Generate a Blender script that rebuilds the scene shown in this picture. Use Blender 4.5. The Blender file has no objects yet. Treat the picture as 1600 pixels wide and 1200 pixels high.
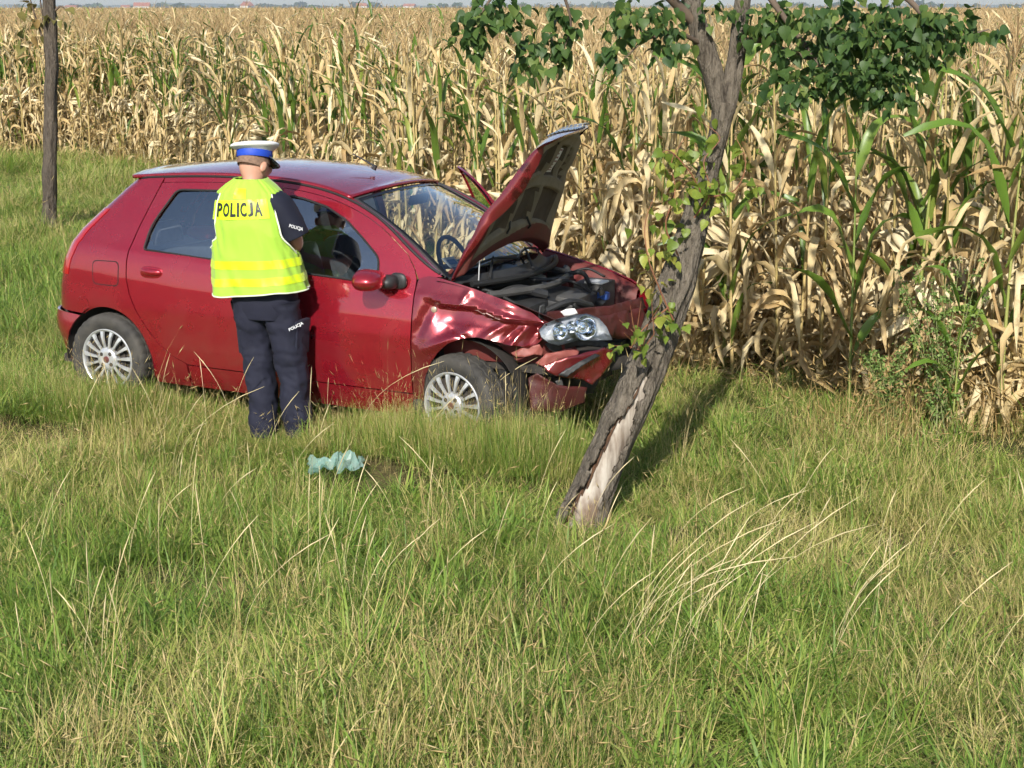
import bpy, bmesh, math, random
import numpy as np
from mathutils import Vector, Matrix, Euler, Quaternion, noise as mnoise

random.seed(7)
RNG = np.random.default_rng(7)
R = math.radians
scene = bpy.context.scene
COL = scene.collection

# ------------------------------------------------------------------ camera
FPX, HOR, CAMZ = 2400.0, 12.0, 2.52            # focal length in photo pixels, horizon row, eye height
PHI = math.atan((600 - HOR) / FPX)
cam_data = bpy.data.cameras.new('camera')
cam_data.sensor_width = 36.0
cam_data.lens = 36.0 * FPX / 1600.0
cam_data.clip_start = 0.1
cam_data.clip_end = 20000.0
cam = bpy.data.objects.new('camera', cam_data)
COL.objects.link(cam)
cam.location = (0, 0, CAMZ)
cam.rotation_euler = (math.pi / 2 - PHI, 0, 0)
scene.camera = cam

# ------------------------------------------------------------------ sky and sun
SUN_EL = R(34)
SUN_AZ = R(10)                                  # measured from behind the camera towards the left
sun_vec = Vector((-math.cos(SUN_EL) * math.sin(SUN_AZ), -math.cos(SUN_EL) * math.cos(SUN_AZ), math.sin(SUN_EL)))
world = bpy.data.worlds.new('World')
scene.world = world
world.use_nodes = True
wn = world.node_tree.nodes
wn.clear()
wo = wn.new('ShaderNodeOutputWorld')
wb = wn.new('ShaderNodeBackground')
ws = wn.new('ShaderNodeTexSky')
ws.sky_type = 'NISHITA'
ws.sun_disc = False
ws.sun_elevation = SUN_EL
ws.sun_rotation = math.atan2(sun_vec.x, sun_vec.y)
ws.altitude = 200
ws.air_density = 1.0
ws.dust_density = 1.0
ws.ozone_density = 1.0
wb.inputs['Strength'].default_value = 0.105
world.node_tree.links.new(ws.outputs[0], wb.inputs['Color'])
world.node_tree.links.new(wb.outputs[0], wo.inputs['Surface'])
sun_data = bpy.data.lights.new('sun', 'SUN')
sun_data.energy = 4.6
sun_data.angle = R(0.55)
sun_data.color = (1.0, 0.955, 0.87)
sun = bpy.data.objects.new('sun', sun_data)
COL.objects.link(sun)
sun.location = (-8, -6, 12)
sun.rotation_euler = sun_vec.to_track_quat('Z', 'Y').to_euler()

scene.view_settings.view_transform = 'Standard'
scene.view_settings.look = 'None'
scene.view_settings.gamma = 1.0
scene.view_settings.use_curve_mapping = False
scene.view_settings.exposure = 0.58
scene.render.engine = 'CYCLES'
cy = scene.cycles
cy.max_bounces = 6
cy.diffuse_bounces = 2
cy.glossy_bounces = 4
cy.transmission_bounces = 6
cy.transparent_max_bounces = 12
cy.caustics_reflective = False
cy.caustics_refractive = False
cy.sample_clamp_indirect = 6.0
cy.debug_use_spatial_splits = True
cy.use_adaptive_sampling = True
cy.adaptive_threshold = 0.04
cy.adaptive_min_samples = 16
cy.use_denoising = True
try:
    cy.denoiser = 'OPENIMAGEDENOISE'
    cy.denoising_input_passes = 'RGB_ALBEDO_NORMAL'
    cy.denoising_prefilter = 'ACCURATE'
except Exception:
    pass

# ------------------------------------------------------------------ helpers
def tag(o, label=None, cat=None, group=None, kind=None):
    if label: o['label'] = label
    if cat: o['category'] = cat
    if group: o['group'] = group
    if kind: o['kind'] = kind
    return o

def new_mesh(name, verts, faces, mats=(), smooth=True, midx=None):
    me = bpy.data.meshes.new(name)
    me.from_pydata([tuple(map(float, v)) for v in verts], [], [tuple(map(int, f)) for f in faces])
    for m in (mats if isinstance(mats, (list, tuple)) else [mats]):
        me.materials.append(m)
    if smooth and len(me.polygons):
        me.polygons.foreach_set('use_smooth', [True] * len(me.polygons))
    if midx is not None:
        me.polygons.foreach_set('material_index', [int(i) for i in midx])
    me.update()
    return me

def link(name, me, parent=None, loc=None, rot=None, scale=None):
    o = bpy.data.objects.new(name, me)
    COL.objects.link(o)
    if parent is not None: o.parent = parent
    if loc is not None: o.location = loc
    if rot is not None: o.rotation_euler = rot
    if scale is not None: o.scale = scale if hasattr(scale, '__len__') else (scale,) * 3
    return o

def mesh_obj(name, verts, faces, mat, parent=None, smooth=True, midx=None, **k):
    return link(name, new_mesh(name, verts, faces, mat, smooth, midx), parent, **k)

def empty(name, loc=(0, 0, 0), rot=(0, 0, 0), parent=None):
    o = bpy.data.objects.new(name, None)
    o.empty_display_size = 0.2
    COL.objects.link(o)
    o.location = loc
    o.rotation_euler = rot
    if parent is not None: o.parent = parent
    return o

def bm_obj(name, bm, mat, parent=None, smooth=True, **k):
    me = bpy.data.meshes.new(name)
    bm.to_mesh(me)
    bm.free()
    for m in (mat if isinstance(mat, (list, tuple)) else [mat]):
        me.materials.append(m)
    if smooth:
        me.polygons.foreach_set('use_smooth', [True] * len(me.polygons))
    return link(name, me, parent, **k)

def sharp(o, deg=35):
    try:
        o.data.set_sharp_from_angle(angle=R(deg))
    except Exception:
        pass
    return o

class MB:
    """collects plain shapes into one mesh"""
    def __init__(s): s.v, s.f = [], []
    def add(s, v, f):
        n = len(s.v)
        s.v += [tuple(p) for p in v]
        s.f += [tuple(i + n for i in q) for q in f]
        return s
    def box(s, c, size, rot=None):
        hx, hy, hz = [q / 2 for q in size]
        M = Euler(rot).to_matrix() if rot else Matrix.Identity(3)
        p = [Vector(c) + M @ Vector((sx * hx, sy * hy, sz * hz)) for sx in (-1, 1) for sy in (-1, 1) for sz in (-1, 1)]
        return s.add(p, [(0, 1, 3, 2), (4, 6, 7, 5), (0, 4, 5, 1), (2, 3, 7, 6), (0, 2, 6, 4), (1, 5, 7, 3)])
    def tube(s, pts, rad, n=8, cap=True, flat=None):
        pts = [Vector(p) for p in pts]
        rr = rad if hasattr(rad, '__len__') else [rad] * len(pts)
        rings = []
        up = Vector((0, 0, 1))
        t0 = (pts[1] - pts[0]).normalized()
        a = t0.cross(up)
        if a.length < 1e-3: a = t0.cross(Vector((1, 0, 0)))
        a.normalize()
        for i, p in enumerate(pts):
            t = (pts[min(i + 1, len(pts) - 1)] - pts[max(i - 1, 0)]).normalized()
            a = (a - t * a.dot(t)).normalized()
            b = t.cross(a)
            rings.append([p + (a * math.cos(k * 2 * math.pi / n) + b * math.sin(k * 2 * math.pi / n) * (flat or 1)) * rr[i] for k in range(n)])
        v = [q for r_ in rings for q in r_]
        f = []
        for i in range(len(rings) - 1):
            for k in range(n):
                k2 = (k + 1) % n
                f.append((i * n + k, i * n + k2, (i + 1) * n + k2, (i + 1) * n + k))
        if cap:
            f.append(tuple(range(n))[::-1])
            f.append(tuple((len(rings) - 1) * n + k for k in range(n)))
        return s.add(v, f)
    def lathe(s, prof, n=32, axis='y', c=(0, 0, 0)):
        """prof: list of (radius, offset along axis)"""
        v, f = [], []
        for r_, h in prof:
            for k in range(n):
                a = 2 * math.pi * k / n
                x, z = r_ * math.cos(a), r_ * math.sin(a)
                p = {'y': (x, h, z), 'z': (x, z, h), 'x': (h, x, z)}[axis]
                v.append((p[0] + c[0], p[1] + c[1], p[2] + c[2]))
        for i in range(len(prof) - 1):
            for k in range(n):
                k2 = (k + 1) % n
                f.append((i * n + k, i * n + k2, (i + 1) * n + k2, (i + 1) * n + k))
        return s.add(v, f)
    def build(s, name, mat, parent=None, smooth=True, bevel=0, **k):
        o = mesh_obj(name, s.v, s.f, mat, parent, smooth, **k)
        if bevel:
            bm = bmesh.new(); bm.from_mesh(o.data)
            bmesh.ops.recalc_face_normals(bm, faces=bm.faces)
            bmesh.ops.bevel(bm, geom=bm.edges[:], offset=bevel, segments=2, affect='EDGES', profile=0.6)
            bm.to_mesh(o.data); bm.free()
            for p in o.data.polygons: p.use_smooth = True
        sharp(o)
        return o

# ---- materials
def mat_new(name):
    m = bpy.data.materials.new(name)
    m.use_nodes = True
    nt = m.node_tree
    for n in list(nt.nodes): nt.nodes.remove(n)
    out = nt.nodes.new('ShaderNodeOutputMaterial')
    return m, nt, out

class NT:
    def __init__(s, nt): s.nt = nt
    def n(s, t, **kw):
        nd = s.nt.nodes.new(t)
        for k, v in kw.items():
            if k.startswith('i_'):
                key = k[2:].replace('_', ' ')
                inp = nd.inputs[int(key)] if key.isdigit() else nd.inputs[key]
                if hasattr(v, 'is_output') or isinstance(v, bpy.types.NodeSocket): s.nt.links.new(v, inp)
                else: inp.default_value = v
            else: setattr(nd, k, v)
        return nd
    def l(s, a, b): s.nt.links.new(a, b)
    def noise(s, scale, detail=4, rough=0.55, vec=None, dist=0.0):
        nd = s.n('ShaderNodeTexNoise')
        nd.inputs['Scale'].default_value = scale
        nd.inputs['Detail'].default_value = detail
        nd.inputs['Roughness'].default_value = rough
        nd.inputs['Distortion'].default_value = dist
        if vec is not None: s.l(vec, nd.inputs['Vector'])
        return nd.outputs[0]
    def ramp(s, fac, stops, interp='LINEAR'):
        nd = s.n('ShaderNodeValToRGB')
        cr = nd.color_ramp
        cr.interpolation = interp
        while len(cr.elements) < len(stops): cr.elements.new(0.5)
        for e, (p, c) in zip(cr.elements, stops):
            e.position = p
            e.color = (*c, 1) if len(c) == 3 else c
        s.l(fac, nd.inputs[0])
        return nd.outputs[0]
    def mix(s, fac, a, b, mode='MIX'):
        nd = s.n('ShaderNodeMix', data_type='RGBA', blend_type=mode)
        for sock, v in ((nd.inputs[0], fac), (nd.inputs[6], a), (nd.inputs[7], b)):
            if isinstance(v, bpy.types.NodeSocket): s.l(v, sock)
            elif hasattr(v, '__len__'): sock.default_value = (*v, 1) if len(v) == 3 else v
            else: sock.default_value = v
        return nd.outputs[2]
    def math(s, op, a, b=None):
        nd = s.n('ShaderNodeMath', operation=op)
        for i, v in enumerate((a, b)):
            if v is None: continue
            if isinstance(v, bpy.types.NodeSocket): s.l(v, nd.inputs[i])
            else: nd.inputs[i].default_value = v
        return nd.outputs[0]
    def bump(s, h, strength=0.3, dist=0.01):
        nd = s.n('ShaderNodeBump')
        nd.inputs['Strength'].default_value = strength
        nd.inputs['Distance'].default_value = dist
        s.l(h, nd.inputs['Height'])
        return nd.outputs[0]
    def obj(s): return s.n('ShaderNodeTexCoord').outputs['Object']
    def scaled(s, vec, sc):
        nd = s.n('ShaderNodeVectorMath', operation='MULTIPLY')
        s.l(vec, nd.inputs[0]); nd.inputs[1].default_value = sc
        return nd.outputs[0]

def pbr(name, color=(.5, .5, .5), rough=.5, metal=0., coat=0., coat_rough=.05, spec=.5, var=None, vscale=6., bump=0., bscale=40., bdist=.004, trans=0., ior=1.45, sheen=0.):
    m, nt, out = mat_new(name)
    t = NT(nt)
    b = t.n('ShaderNodeBsdfPrincipled')
    b.inputs['Roughness'].default_value = rough
    b.inputs['Metallic'].default_value = metal
    b.inputs['Coat Weight'].default_value = coat
    b.inputs['Coat Roughness'].default_value = coat_rough
    b.inputs['Specular IOR Level'].default_value = spec
    b.inputs['IOR'].default_value = ior
    b.inputs['Sheen Weight'].default_value = sheen
    b.inputs['Transmission Weight'].default_value = trans
    if var is not None:
        n = t.noise(vscale, 5, .6, t.obj())
        c = t.ramp(n, [(.3, color), (.7, var)])
        t.l(c, b.inputs['Base Color'])
    else:
        b.inputs['Base Color'].default_value = (*color, 1)
    if bump:
        h = t.noise(bscale, 5, .6, t.obj())
        t.l(t.bump(h, bump, bdist), b.inputs['Normal'])
    t.l(b.outputs[0], out.inputs['Surface'])
    return m

def leaf_mat(name, stops, trans=.3, rough=.45, spec=.3, attr='tint', per_obj=.5, spots=None, gloss=True):
    """foliage: colour picked per blade (mesh attribute) and per plant (object random), with light passing through"""
    m, nt, out = mat_new(name)
    t = NT(nt)
    oi = t.n('ShaderNodeObjectInfo').outputs['Random']
    at = t.n('ShaderNodeAttribute', attribute_name=attr).outputs['Fac']
    f = t.math('ADD', t.math('MULTIPLY', oi, per_obj), t.math('MULTIPLY', at, 1 - per_obj))
    n = t.noise(7., 3, .6, t.obj())
    f = t.math('ADD', f, t.math('MULTIPLY', t.math('SUBTRACT', n, .5), .35))
    c = t.ramp(f, stops)
    if spots:
        n2 = t.noise(spots[1], 4, .65, t.obj())
        c = t.mix(t.ramp(n2, [(.55, (0, 0, 0)), (.7, (1, 1, 1))]), c, spots[0])
    d = t.n('ShaderNodeBsdfPrincipled')
    t.l(c, d.inputs['Base Color'])
    d.inputs['Roughness'].default_value = rough
    d.inputs['Specular IOR Level'].default_value = spec
    tr = t.n('ShaderNodeBsdfTranslucent')
    t.l(c, tr.inputs['Color'])
    mx = t.n('ShaderNodeMixShader')
    mx.inputs[0].default_value = trans
    t.l(d.outputs[0], mx.inputs[1]); t.l(tr.outputs[0], mx.inputs[2])
    t.l(mx.outputs[0], out.inputs['Surface'])
    return m

def set_tint(me, vals):
    a = me.attributes.new('tint', 'FLOAT', 'POINT')
    a.data.foreach_set('value', np.asarray(vals, np.float32))

def instancer(name, pts, rot, scl, idx, protos, label, cat):
    """one object that scatters the prototype meshes over points with geometry nodes"""
    me = bpy.data.meshes.new(name)
    pts = np.asarray(pts, np.float32)
    me.vertices.add(len(pts))
    me.vertices.foreach_set('co', pts.ravel())
    a = me.attributes.new('rot', 'FLOAT_VECTOR', 'POINT'); a.data.foreach_set('vector', np.asarray(rot, np.float32).ravel())
    a = me.attributes.new('scl', 'FLOAT_VECTOR', 'POINT'); a.data.foreach_set('vector', np.asarray(scl, np.float32).ravel())
    a = me.attributes.new('idx', 'INT', 'POINT'); a.data.foreach_set('value', np.asarray(idx, np.int32))
    me.update()
    o = link(name, me)
    cl = bpy.data.collections.new(name + '_kinds')
    for k, pm in enumerate(protos):
        cl.objects.link(bpy.data.objects.new('%s_%02d' % (name, k), pm))
    ng = bpy.data.node_groups.new(name, 'GeometryNodeTree')
    ng.interface.new_socket('Geometry', in_out='INPUT', socket_type='NodeSocketGeometry')
    ng.interface.new_socket('Geometry', in_out='OUTPUT', socket_type='NodeSocketGeometry')
    N = ng.nodes
    gi, go = N.new('NodeGroupInput'), N.new('NodeGroupOutput')
    ip = N.new('GeometryNodeInstanceOnPoints')
    ci = N.new('GeometryNodeCollectionInfo')
    ci.inputs['Collection'].default_value = cl
    ci.inputs['Separate Children'].default_value = True
    ci.inputs['Reset Children'].default_value = True
    def at(nm, ty):
        q = N.new('GeometryNodeInputNamedAttribute'); q.data_type = ty; q.inputs['Name'].default_value = nm
        return q.outputs['Attribute']
    ip.inputs['Pick Instance'].default_value = True
    L = ng.links.new
    L(gi.outputs[0], ip.inputs['Points'])
    L(ci.outputs[0], ip.inputs['Instance'])
    L(at('idx', 'INT'), ip.inputs['Instance Index'])
    e2r = N.new('FunctionNodeEulerToRotation')
    L(at('rot', 'FLOAT_VECTOR'), e2r.inputs[0])
    L(e2r.outputs[0], ip.inputs['Rotation'])
    L(at('scl', 'FLOAT_VECTOR'), ip.inputs['Scale'])
    L(ip.outputs[0], go.inputs[0])
    md = o.modifiers.new('scatter', 'NODES')
    md.node_group = ng
    tag(o, label, cat, kind='stuff')
    return o

def lerp(a, b, t): return a + (b - a) * t
def interp(x, xs, ys): return float(np.interp(x, xs, ys))
def sstep(a, b, x):
    t = min(1., max(0., (x - a) / (b - a)))
    return t * t * (3 - 2 * t)
def fbm(x, y, z=0., o=3): return mnoise.fractal(Vector((x, y, z)), 1.0, 2.0, o)

def pix_ray(u, v):
    dx, up = (u - 800) / FPX, -(v - 600) / FPX
    return Vector((dx, math.cos(PHI) + up * math.sin(PHI), -math.sin(PHI) + up * math.cos(PHI)))
def pix_at(u, v, y):
    """point seen at a photo pixel, at world distance y"""
    d = pix_ray(u, v)
    return Vector((0, 0, CAMZ)) + d * (y / d.y)

def smooth_path(pts, rad, n):
    P = np.array([tuple(p) for p in pts], float); r = np.array(rad, float)
    s = np.r_[0, np.cumsum(np.linalg.norm(np.diff(P, axis=0), axis=1))]
    u = np.linspace(0, s[-1], n)
    def cr(A):                                            # cubic through the points
        m = np.gradient(A, s, axis=0)
        k = np.clip(np.searchsorted(s, u, 'right') - 1, 0, len(s) - 2)
        h = s[k + 1] - s[k]; q = (u - s[k]) / h
        if A.ndim > 1: q = q[:, None]; h = h[:, None]
        return (2*q**3-3*q**2+1)*A[k] + (q**3-2*q**2+q)*h*m[k] + (-2*q**3+3*q**2)*A[k+1] + (q**3-q**2)*h*m[k+1]
    return cr(P), cr(r), u / s[-1]

# ------------------------------------------------------------------ ground
EDGE_Y = [0, 6, 7.5, 8.6, 9.1, 10.1, 10.7, 11.6, 13, 17, 22, 25.2, 26.3, 27.3, 28.3, 30, 33, 60, 700]
EDGE_X = [7.6, 4.9, 4.1, 3.45, 3.1, 2.3, 1.35, .65, -.1, -2.2, -4.3, -5.8, -7.2, -9.0, -10.8, -13.5, -17, -45, -500]
def edge_x(y): return np.interp(y, EDGE_Y, EDGE_X)

def terrain(x, y):
    d = math.hypot(x, y - 9)
    z = 0.05 * fbm(x * .35 + 3, y * .35, 1.7) + 0.02 * fbm(x * 1.3, y * 1.3, 5.1)
    k = 1 - math.exp(-(((x + .9) / 2.2) ** 2 + ((y - 9.9) / 1.3) ** 2) ** 2)     # flat where the car stands
    z *= lerp(.25, 1, min(1, k)) * (1 if d < 40 else 40 / d)
    z += 0.085 * max(0, 7.4 - y) if y > -4 else 0.97                               # verge rises towards the road
    dx_, dy_ = x + .005, y - 9.245
    cx_, cy_ = dx_ * .9105 - dy_ * .4135, dx_ * .4135 + dy_ * .9105              # along and across the car
    if -4 < cx_ < 1.5: z += .085 * float(np.interp(cx_, [-2.9, -2.2, -1.9, -.7, -.4, .6], [1.15, 1.0, .25, .25, 1.95, 1.8])) * math.exp(-((cy_ + 1.04) / .20) ** 2) * sstep(-3.6, -2.9, cx_) * sstep(1.2, .6, cx_)
    hole = math.exp(-(((x - 2.05) / .16) ** 2 + ((y - 7.85) / .12) ** 2))
    z -= .10 * hole
    return z

def axis(near, far, n, m):
    a = np.linspace(near[0], near[1], n)
    b = near[1] + (far - near[1]) * np.linspace(0, 1, m)[1:] ** 3
    return np.concatenate([a, b])
gy = np.concatenate([np.linspace(-120, -4, 14)[:-1], axis((-4, 30), 4500, 150, 40)])
gxp = axis((0, 12), 3000, 60, 34)
gx = np.concatenate([-gxp[:0:-1], gxp])
verts = [(x, y, terrain(x, y)) for y in gy for x in gx]
nx = len(gx)
faces = [(j * nx + i, j * nx + i + 1, (j + 1) * nx + i + 1, (j + 1) * nx + i) for j in range(len(gy) - 1) for i in range(nx - 1)]
m_soil, nt, out = mat_new('soil_and_thatch')
t = NT(nt)
pos = t.n('ShaderNodeNewGeometry').outputs['Position']
n1 = t.noise(1.3, 5, .6, pos)
n2 = t.noise(28., 6, .7, pos)
c = t.mix(t.ramp(n1, [(.38, (0, 0, 0)), (.62, (1, 1, 1))]), (.085, .09, .03), (.17, .14, .06))
c = t.mix(t.ramp(n2, [(.35, (0, 0, 0)), (.75, (1, 1, 1))]), c, (.055, .042, .025))
b = t.n('ShaderNodeBsdfPrincipled')
t.l(c, b.inputs['Base Color'])
b.inputs['Roughness'].default_value = .95
b.inputs['Specular IOR Level'].default_value = .1
t.l(t.bump(n2, .8, .03), b.inputs['Normal'])
t.l(b.outputs[0], out.inputs['Surface'])
ground = mesh_obj('ground', verts, faces, m_soil)
tag(ground, 'grassy verge soil and field ground', 'ground', kind='structure')

# ------------------------------------------------------------------ grass
def clump(n, h, spread, width, lean, curl, seed, heads=0., head_len=.06, hv=.45, head_w=3.0, fine=3):
    r = np.random.default_rng(seed)
    V, F, T = [], [], []
    for i in range(n):
        a = r.uniform(0, 2 * math.pi); rad = spread * math.sqrt(r.uniform())
        bx, by = rad * math.cos(a), rad * math.sin(a)
        hh = h * r.uniform(1 - hv, 1 + hv * .6)
        d = a + r.normal(0, .9)
        dx, dy = math.cos(d), math.sin(d)
        l0 = abs(r.normal(lean, lean * .6)); cu = abs(r.normal(curl, curl * .5))
        px, py = -dy, dx
        w = width * r.uniform(.6, 1.3)
        tw = r.uniform(-.5, .5)
        tint = r.uniform()
        n0 = len(V)
        x = z = 0.
        seg = hh / fine
        for k in range(fine + 1):
            u = k / fine
            ww = w * (1 - u ** 1.6) * .5
            if k == fine:
                V.append((bx + dx * x, by + dy * x, z)); T.append(tint)
            else:
                ox, oy = (px * math.cos(tw) + dx * math.sin(tw)) * ww, (py * math.cos(tw) + dy * math.sin(tw)) * ww
                V += [(bx + dx * x - ox, by + dy * x - oy, z), (bx + dx * x + ox, by + dy * x + oy, z)]
                T += [tint, tint]
            ang = l0 + cu * (u + .5 / fine)
            x += seg * math.sin(ang); z += seg * math.cos(ang)
        for k in range(fine - 1):
            F.append((n0 + 2 * k, n0 + 2 * k + 1, n0 + 2 * k + 3, n0 + 2 * k + 2))
        F.append((n0 + 2 * fine - 2, n0 + 2 * fine - 1, n0 + 2 * fine))
        if r.uniform() < heads:                       # a seed head: a slim spindle carried on along the stalk
            tx, ty, tz = V[-1]
            ang = l0 + cu * 1.1
            ux, uy, uz = dx * math.sin(ang), dy * math.sin(ang), math.cos(ang)
            hl = head_len * r.uniform(.6, 1.3); hw = width * head_w * .5
            n1 = len(V)
            V.append((tx - ux * .3 * hl, ty - uy * .3 * hl, tz - uz * .3 * hl))
            mx_, my_, mz_ = tx + ux * hl * .25, ty + uy * hl * .25, tz + uz * hl * .25
            for q in range(3):
                aa = 2.094 * q
                V.append((mx_ + (px * math.cos(aa)) * hw + dx * math.sin(aa) * hw * uz, my_ + py * math.cos(aa) * hw + dy * math.sin(aa) * hw * uz, mz_ - math.sin(aa) * hw * math.sin(ang)))
            V.append((tx + ux * hl, ty + uy * hl, tz + uz * hl))
            T += [tint] * 5
            for q in range(3):
                q2 = (q + 1) % 3
                F += [(n1, n1 + 1 + q, n1 + 1 + q2), (n1 + 4, n1 + 1 + q2, n1 + 1 + q)]
    return V, F, T

def clump_mesh(name, mat, *a, **k):
    V, F, T = clump(*a, **k)
    me = new_mesh(name, V, F, mat)
    set_tint(me, T)
    return me

m_green = leaf_mat('green_grass', [(0, (.08, .155, .024)), (.45, (.17, .275, .042)), (.75, (.29, .37, .07)), (1, (.56, .50, .20))], .38, .5, per_obj=.12)
m_olive = leaf_mat('yellow_green_grass', [(0, (.16, .235, .04)), (.4, (.32, .36, .08)), (.7, (.60, .51, .20)), (1, (.76, .62, .34))], .34, .55, per_obj=.12)
m_straw = leaf_mat('dry_straw_grass', [(0, (.27, .21, .075)), (.5, (.50, .38, .16)), (1, (.66, .54, .29))], .25, .6, per_obj=.12)
m_fox = leaf_mat('foxtail_grass', [(0, (.26, .19, .06)), (.5, (.42, .28, .11)), (1, (.56, .41, .19))], .25, .6, per_obj=.12)

# tufts by kind: arguments for clump() and the material slot
GRASS_MATS = [m_green, m_olive, m_straw, m_fox]
TUFT = {
 'g': [(clump(30, .185, .11, .0050, .55, 1.35, 10 + i, hv=.6), 0) for i in range(5)],
 'o': [(clump(30, .195, .12, .0040, .52, 1.25, 20 + i, hv=.6), 1) for i in range(5)],
 's': [(clump(9, .36, .13, .0024, .34, .7, 30 + i, heads=.7, head_len=.05, hv=.5, head_w=2.0, fine=4), 2) for i in range(5)],
 'f': [(clump(9, .40, .13, .0030, .24, .5, 40 + i, heads=.9, head_len=.06, hv=.4, head_w=3.2, fine=4), 3) for i in range(4)],
 't': [(clump(20, .17, .12, .0030, 1.1, .5, 50 + i, hv=.5), 2) for i in range(4)],
 'b': [(clump(12, .25, .08, .0100, .38, 1.1, 60 + i, hv=.4, fine=4), 0) for i in range(4)],
}
TUFT = {k: [(np.array(g[0]), g[1], np.array(g[2]), mi) for g, mi in v] for k, v in TUFT.items()}
def patch_mesh(name, n, rad, mixw, seed, hs=1.):
    """a round piece of turf: many tufts of mixed kinds in one mesh"""
    r = np.random.default_rng(seed)
    ks = list(mixw); w = np.array([mixw[k] for k in ks], float); w /= w.sum()
    V, F, T, M, n0 = [], [], [], [], 0
    for i in range(n):
        k = ks[int(r.choice(len(ks), p=w))]
        g = TUFT[k][int(r.integers(len(TUFT[k])))]
        a = r.uniform(0, 6.283); q = rad * math.sqrt(r.uniform()); rz = r.uniform(0, 6.283)
        s = r.uniform(.6, 1.15); c, sn = math.cos(rz) * s, math.sin(rz) * s
        v = g[0]
        V.append(np.c_[v[:, 0] * c - v[:, 1] * sn + q * math.cos(a), v[:, 0] * sn + v[:, 1] * c + q * math.sin(a), v[:, 2] * s * hs])
        F += [tuple(j + n0 for j in f) for f in g[1]]
        T.append(np.clip(g[2] * .65 + r.uniform() * .35, 0, 1)); M += [g[3]] * len(g[1])
        n0 += len(v)
    me = new_mesh(name, np.concatenate(V), F, GRASS_MATS, True, M)
    set_tint(me, np.concatenate(T))
    return me
LEVELS = []
for i in range(5):
    d = i / 4
    LEVELS.append({'g': 1.15 * (1 - d) + .05, 'o': .35 + .55 * d, 's': .02 + .13 * d, 't': .07 + .26 * d, 'b': .14 * (1 - d)})
PATCH = [patch_mesh('turf', 120, .50, LEVELS[i], 400 + 10 * i + j) for i in range(5) for j in range(3)]
PATCH += [patch_mesh('foxtail_turf', 52, .32, {'f': 1.0, 'o': .5, 't': .25, 'g': .2, 's': .1}, 480 + j) for j in range(3)]

PATCH += [patch_mesh('dead_clump', 9, .09, {'t': .7, 's': .4, 'o': .25}, 500 + j, 1.25) for j in range(3)]
PATCH += [patch_mesh('lush_clump', 7, .07, {'b': 1., 'g': .5}, 510 + j, 1.25) for j in range(3)]
PATCH += [patch_mesh('stalk_clump', 6, .10, {'s': 1.}, 520 + j, 1.3) for j in range(2)]

CAR_POS = (-0.005, 9.245, 0.012)
CAR_ROT = (-0.01774, 0.01387, -0.42633)
_cc, _cs = math.cos(CAR_ROT[2]), math.sin(CAR_ROT[2])
def in_car(x, y, mx=.12, my=.0):
    dx, dy = x - CAR_POS[0], y - CAR_POS[1]
    cx, cy_ = dx * _cc + dy * _cs, -dx * _cs + dy * _cc
    return -3.0 - mx < cx < .78 + mx and -.84 - my < cy_ < .84 + my

def nz(x, y, s, o): return fbm(x * s + o, y * s - o, o * .37, 3)

def zone_dry(x, y):
    """0 green .. 1 dry: straw colour in the middle foreground, green by the car, at the left edge and in patches"""
    v = .30 + .90 * nz(x, y, .55, 3.1) + .65 * nz(x, y, 1.7, 9.3)
    if y < 8.3: v += .10
    v += .30 * math.exp(-((x + 2.0) / 1.3) ** 2 - ((y - 8.0) / .9) ** 2)
    v -= .40 * math.exp(-((x - .55) / .9) ** 2 - ((y - 8.45) / .7) ** 2)
    v -= .45 * math.exp(-((x + 5.2) / 2.2) ** 2 - ((y - 13.5) / 4.) ** 2)
    v -= .35 * math.exp(-((x - .9) / .8) ** 2 - ((y - 6.9) / .7) ** 2)
    v -= .40 * math.exp(-((x + 1.7) / 1.0) ** 2 - ((y - 5.2) / .7) ** 2)
    v -= .35 * math.exp(-((x + .2) / 1.2) ** 2 - ((y - 8.55) / .35) ** 2)
    v += .30 * math.exp(-((x - 2.3) / .9) ** 2 - ((y - 8.4) / .9) ** 2)
    return min(1, max(0, v))

P, RO, SC, IX = [], [], [], []
rg = np.random.default_rng(99)
def lay(y0, y1, step, sm):
    y = y0
    j = 0
    while y < y1:
        hw = .40 * y + 1.2
        x = -hw + (step * .5 if j % 2 else 0)
        while x < hw:
            px, py = x + rg.normal(0, step * .22), y + rg.normal(0, step * .22)
            x += step
            e = float(edge_x(py)) - px
            if e < -1.0: continue
            s = sm * rg.uniform(.85, 1.2)
            h = s * (.78 + .70 * nz(px, py, .9, 6.6))
            if in_car(px, py, -.1, -.15): h = min(h, .55)
            elif in_car(px, py, .3, .5): h = min(max(h, .85), 1.05)
            lv = zone_dry(px, py) * 4 + rg.normal(0, .45)
            ix = 3 * int(min(4, max(0, round(lv)))) + int(rg.integers(3))
            if e < (1.1 if px > .8 else .7) and rg.uniform() < (.9 if px > .8 else .3):
                ix = 15 + int(rg.integers(3)); h *= 1.05; s *= 1.3
            P.append((px, py, terrain(px, py) - .01)); RO.append((rg.normal(0, .06), rg.normal(0, .06), rg.uniform(0, 6.28)))
            SC.append((s, s, h)); IX.append(ix)
        y += step * .87
        j += 1
lay(3.5, 12.0, .68, 1.0)
lay(12.0, 20.0, .90, 1.3)
lay(20.0, 36.0, 1.2, 1.6)
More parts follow.
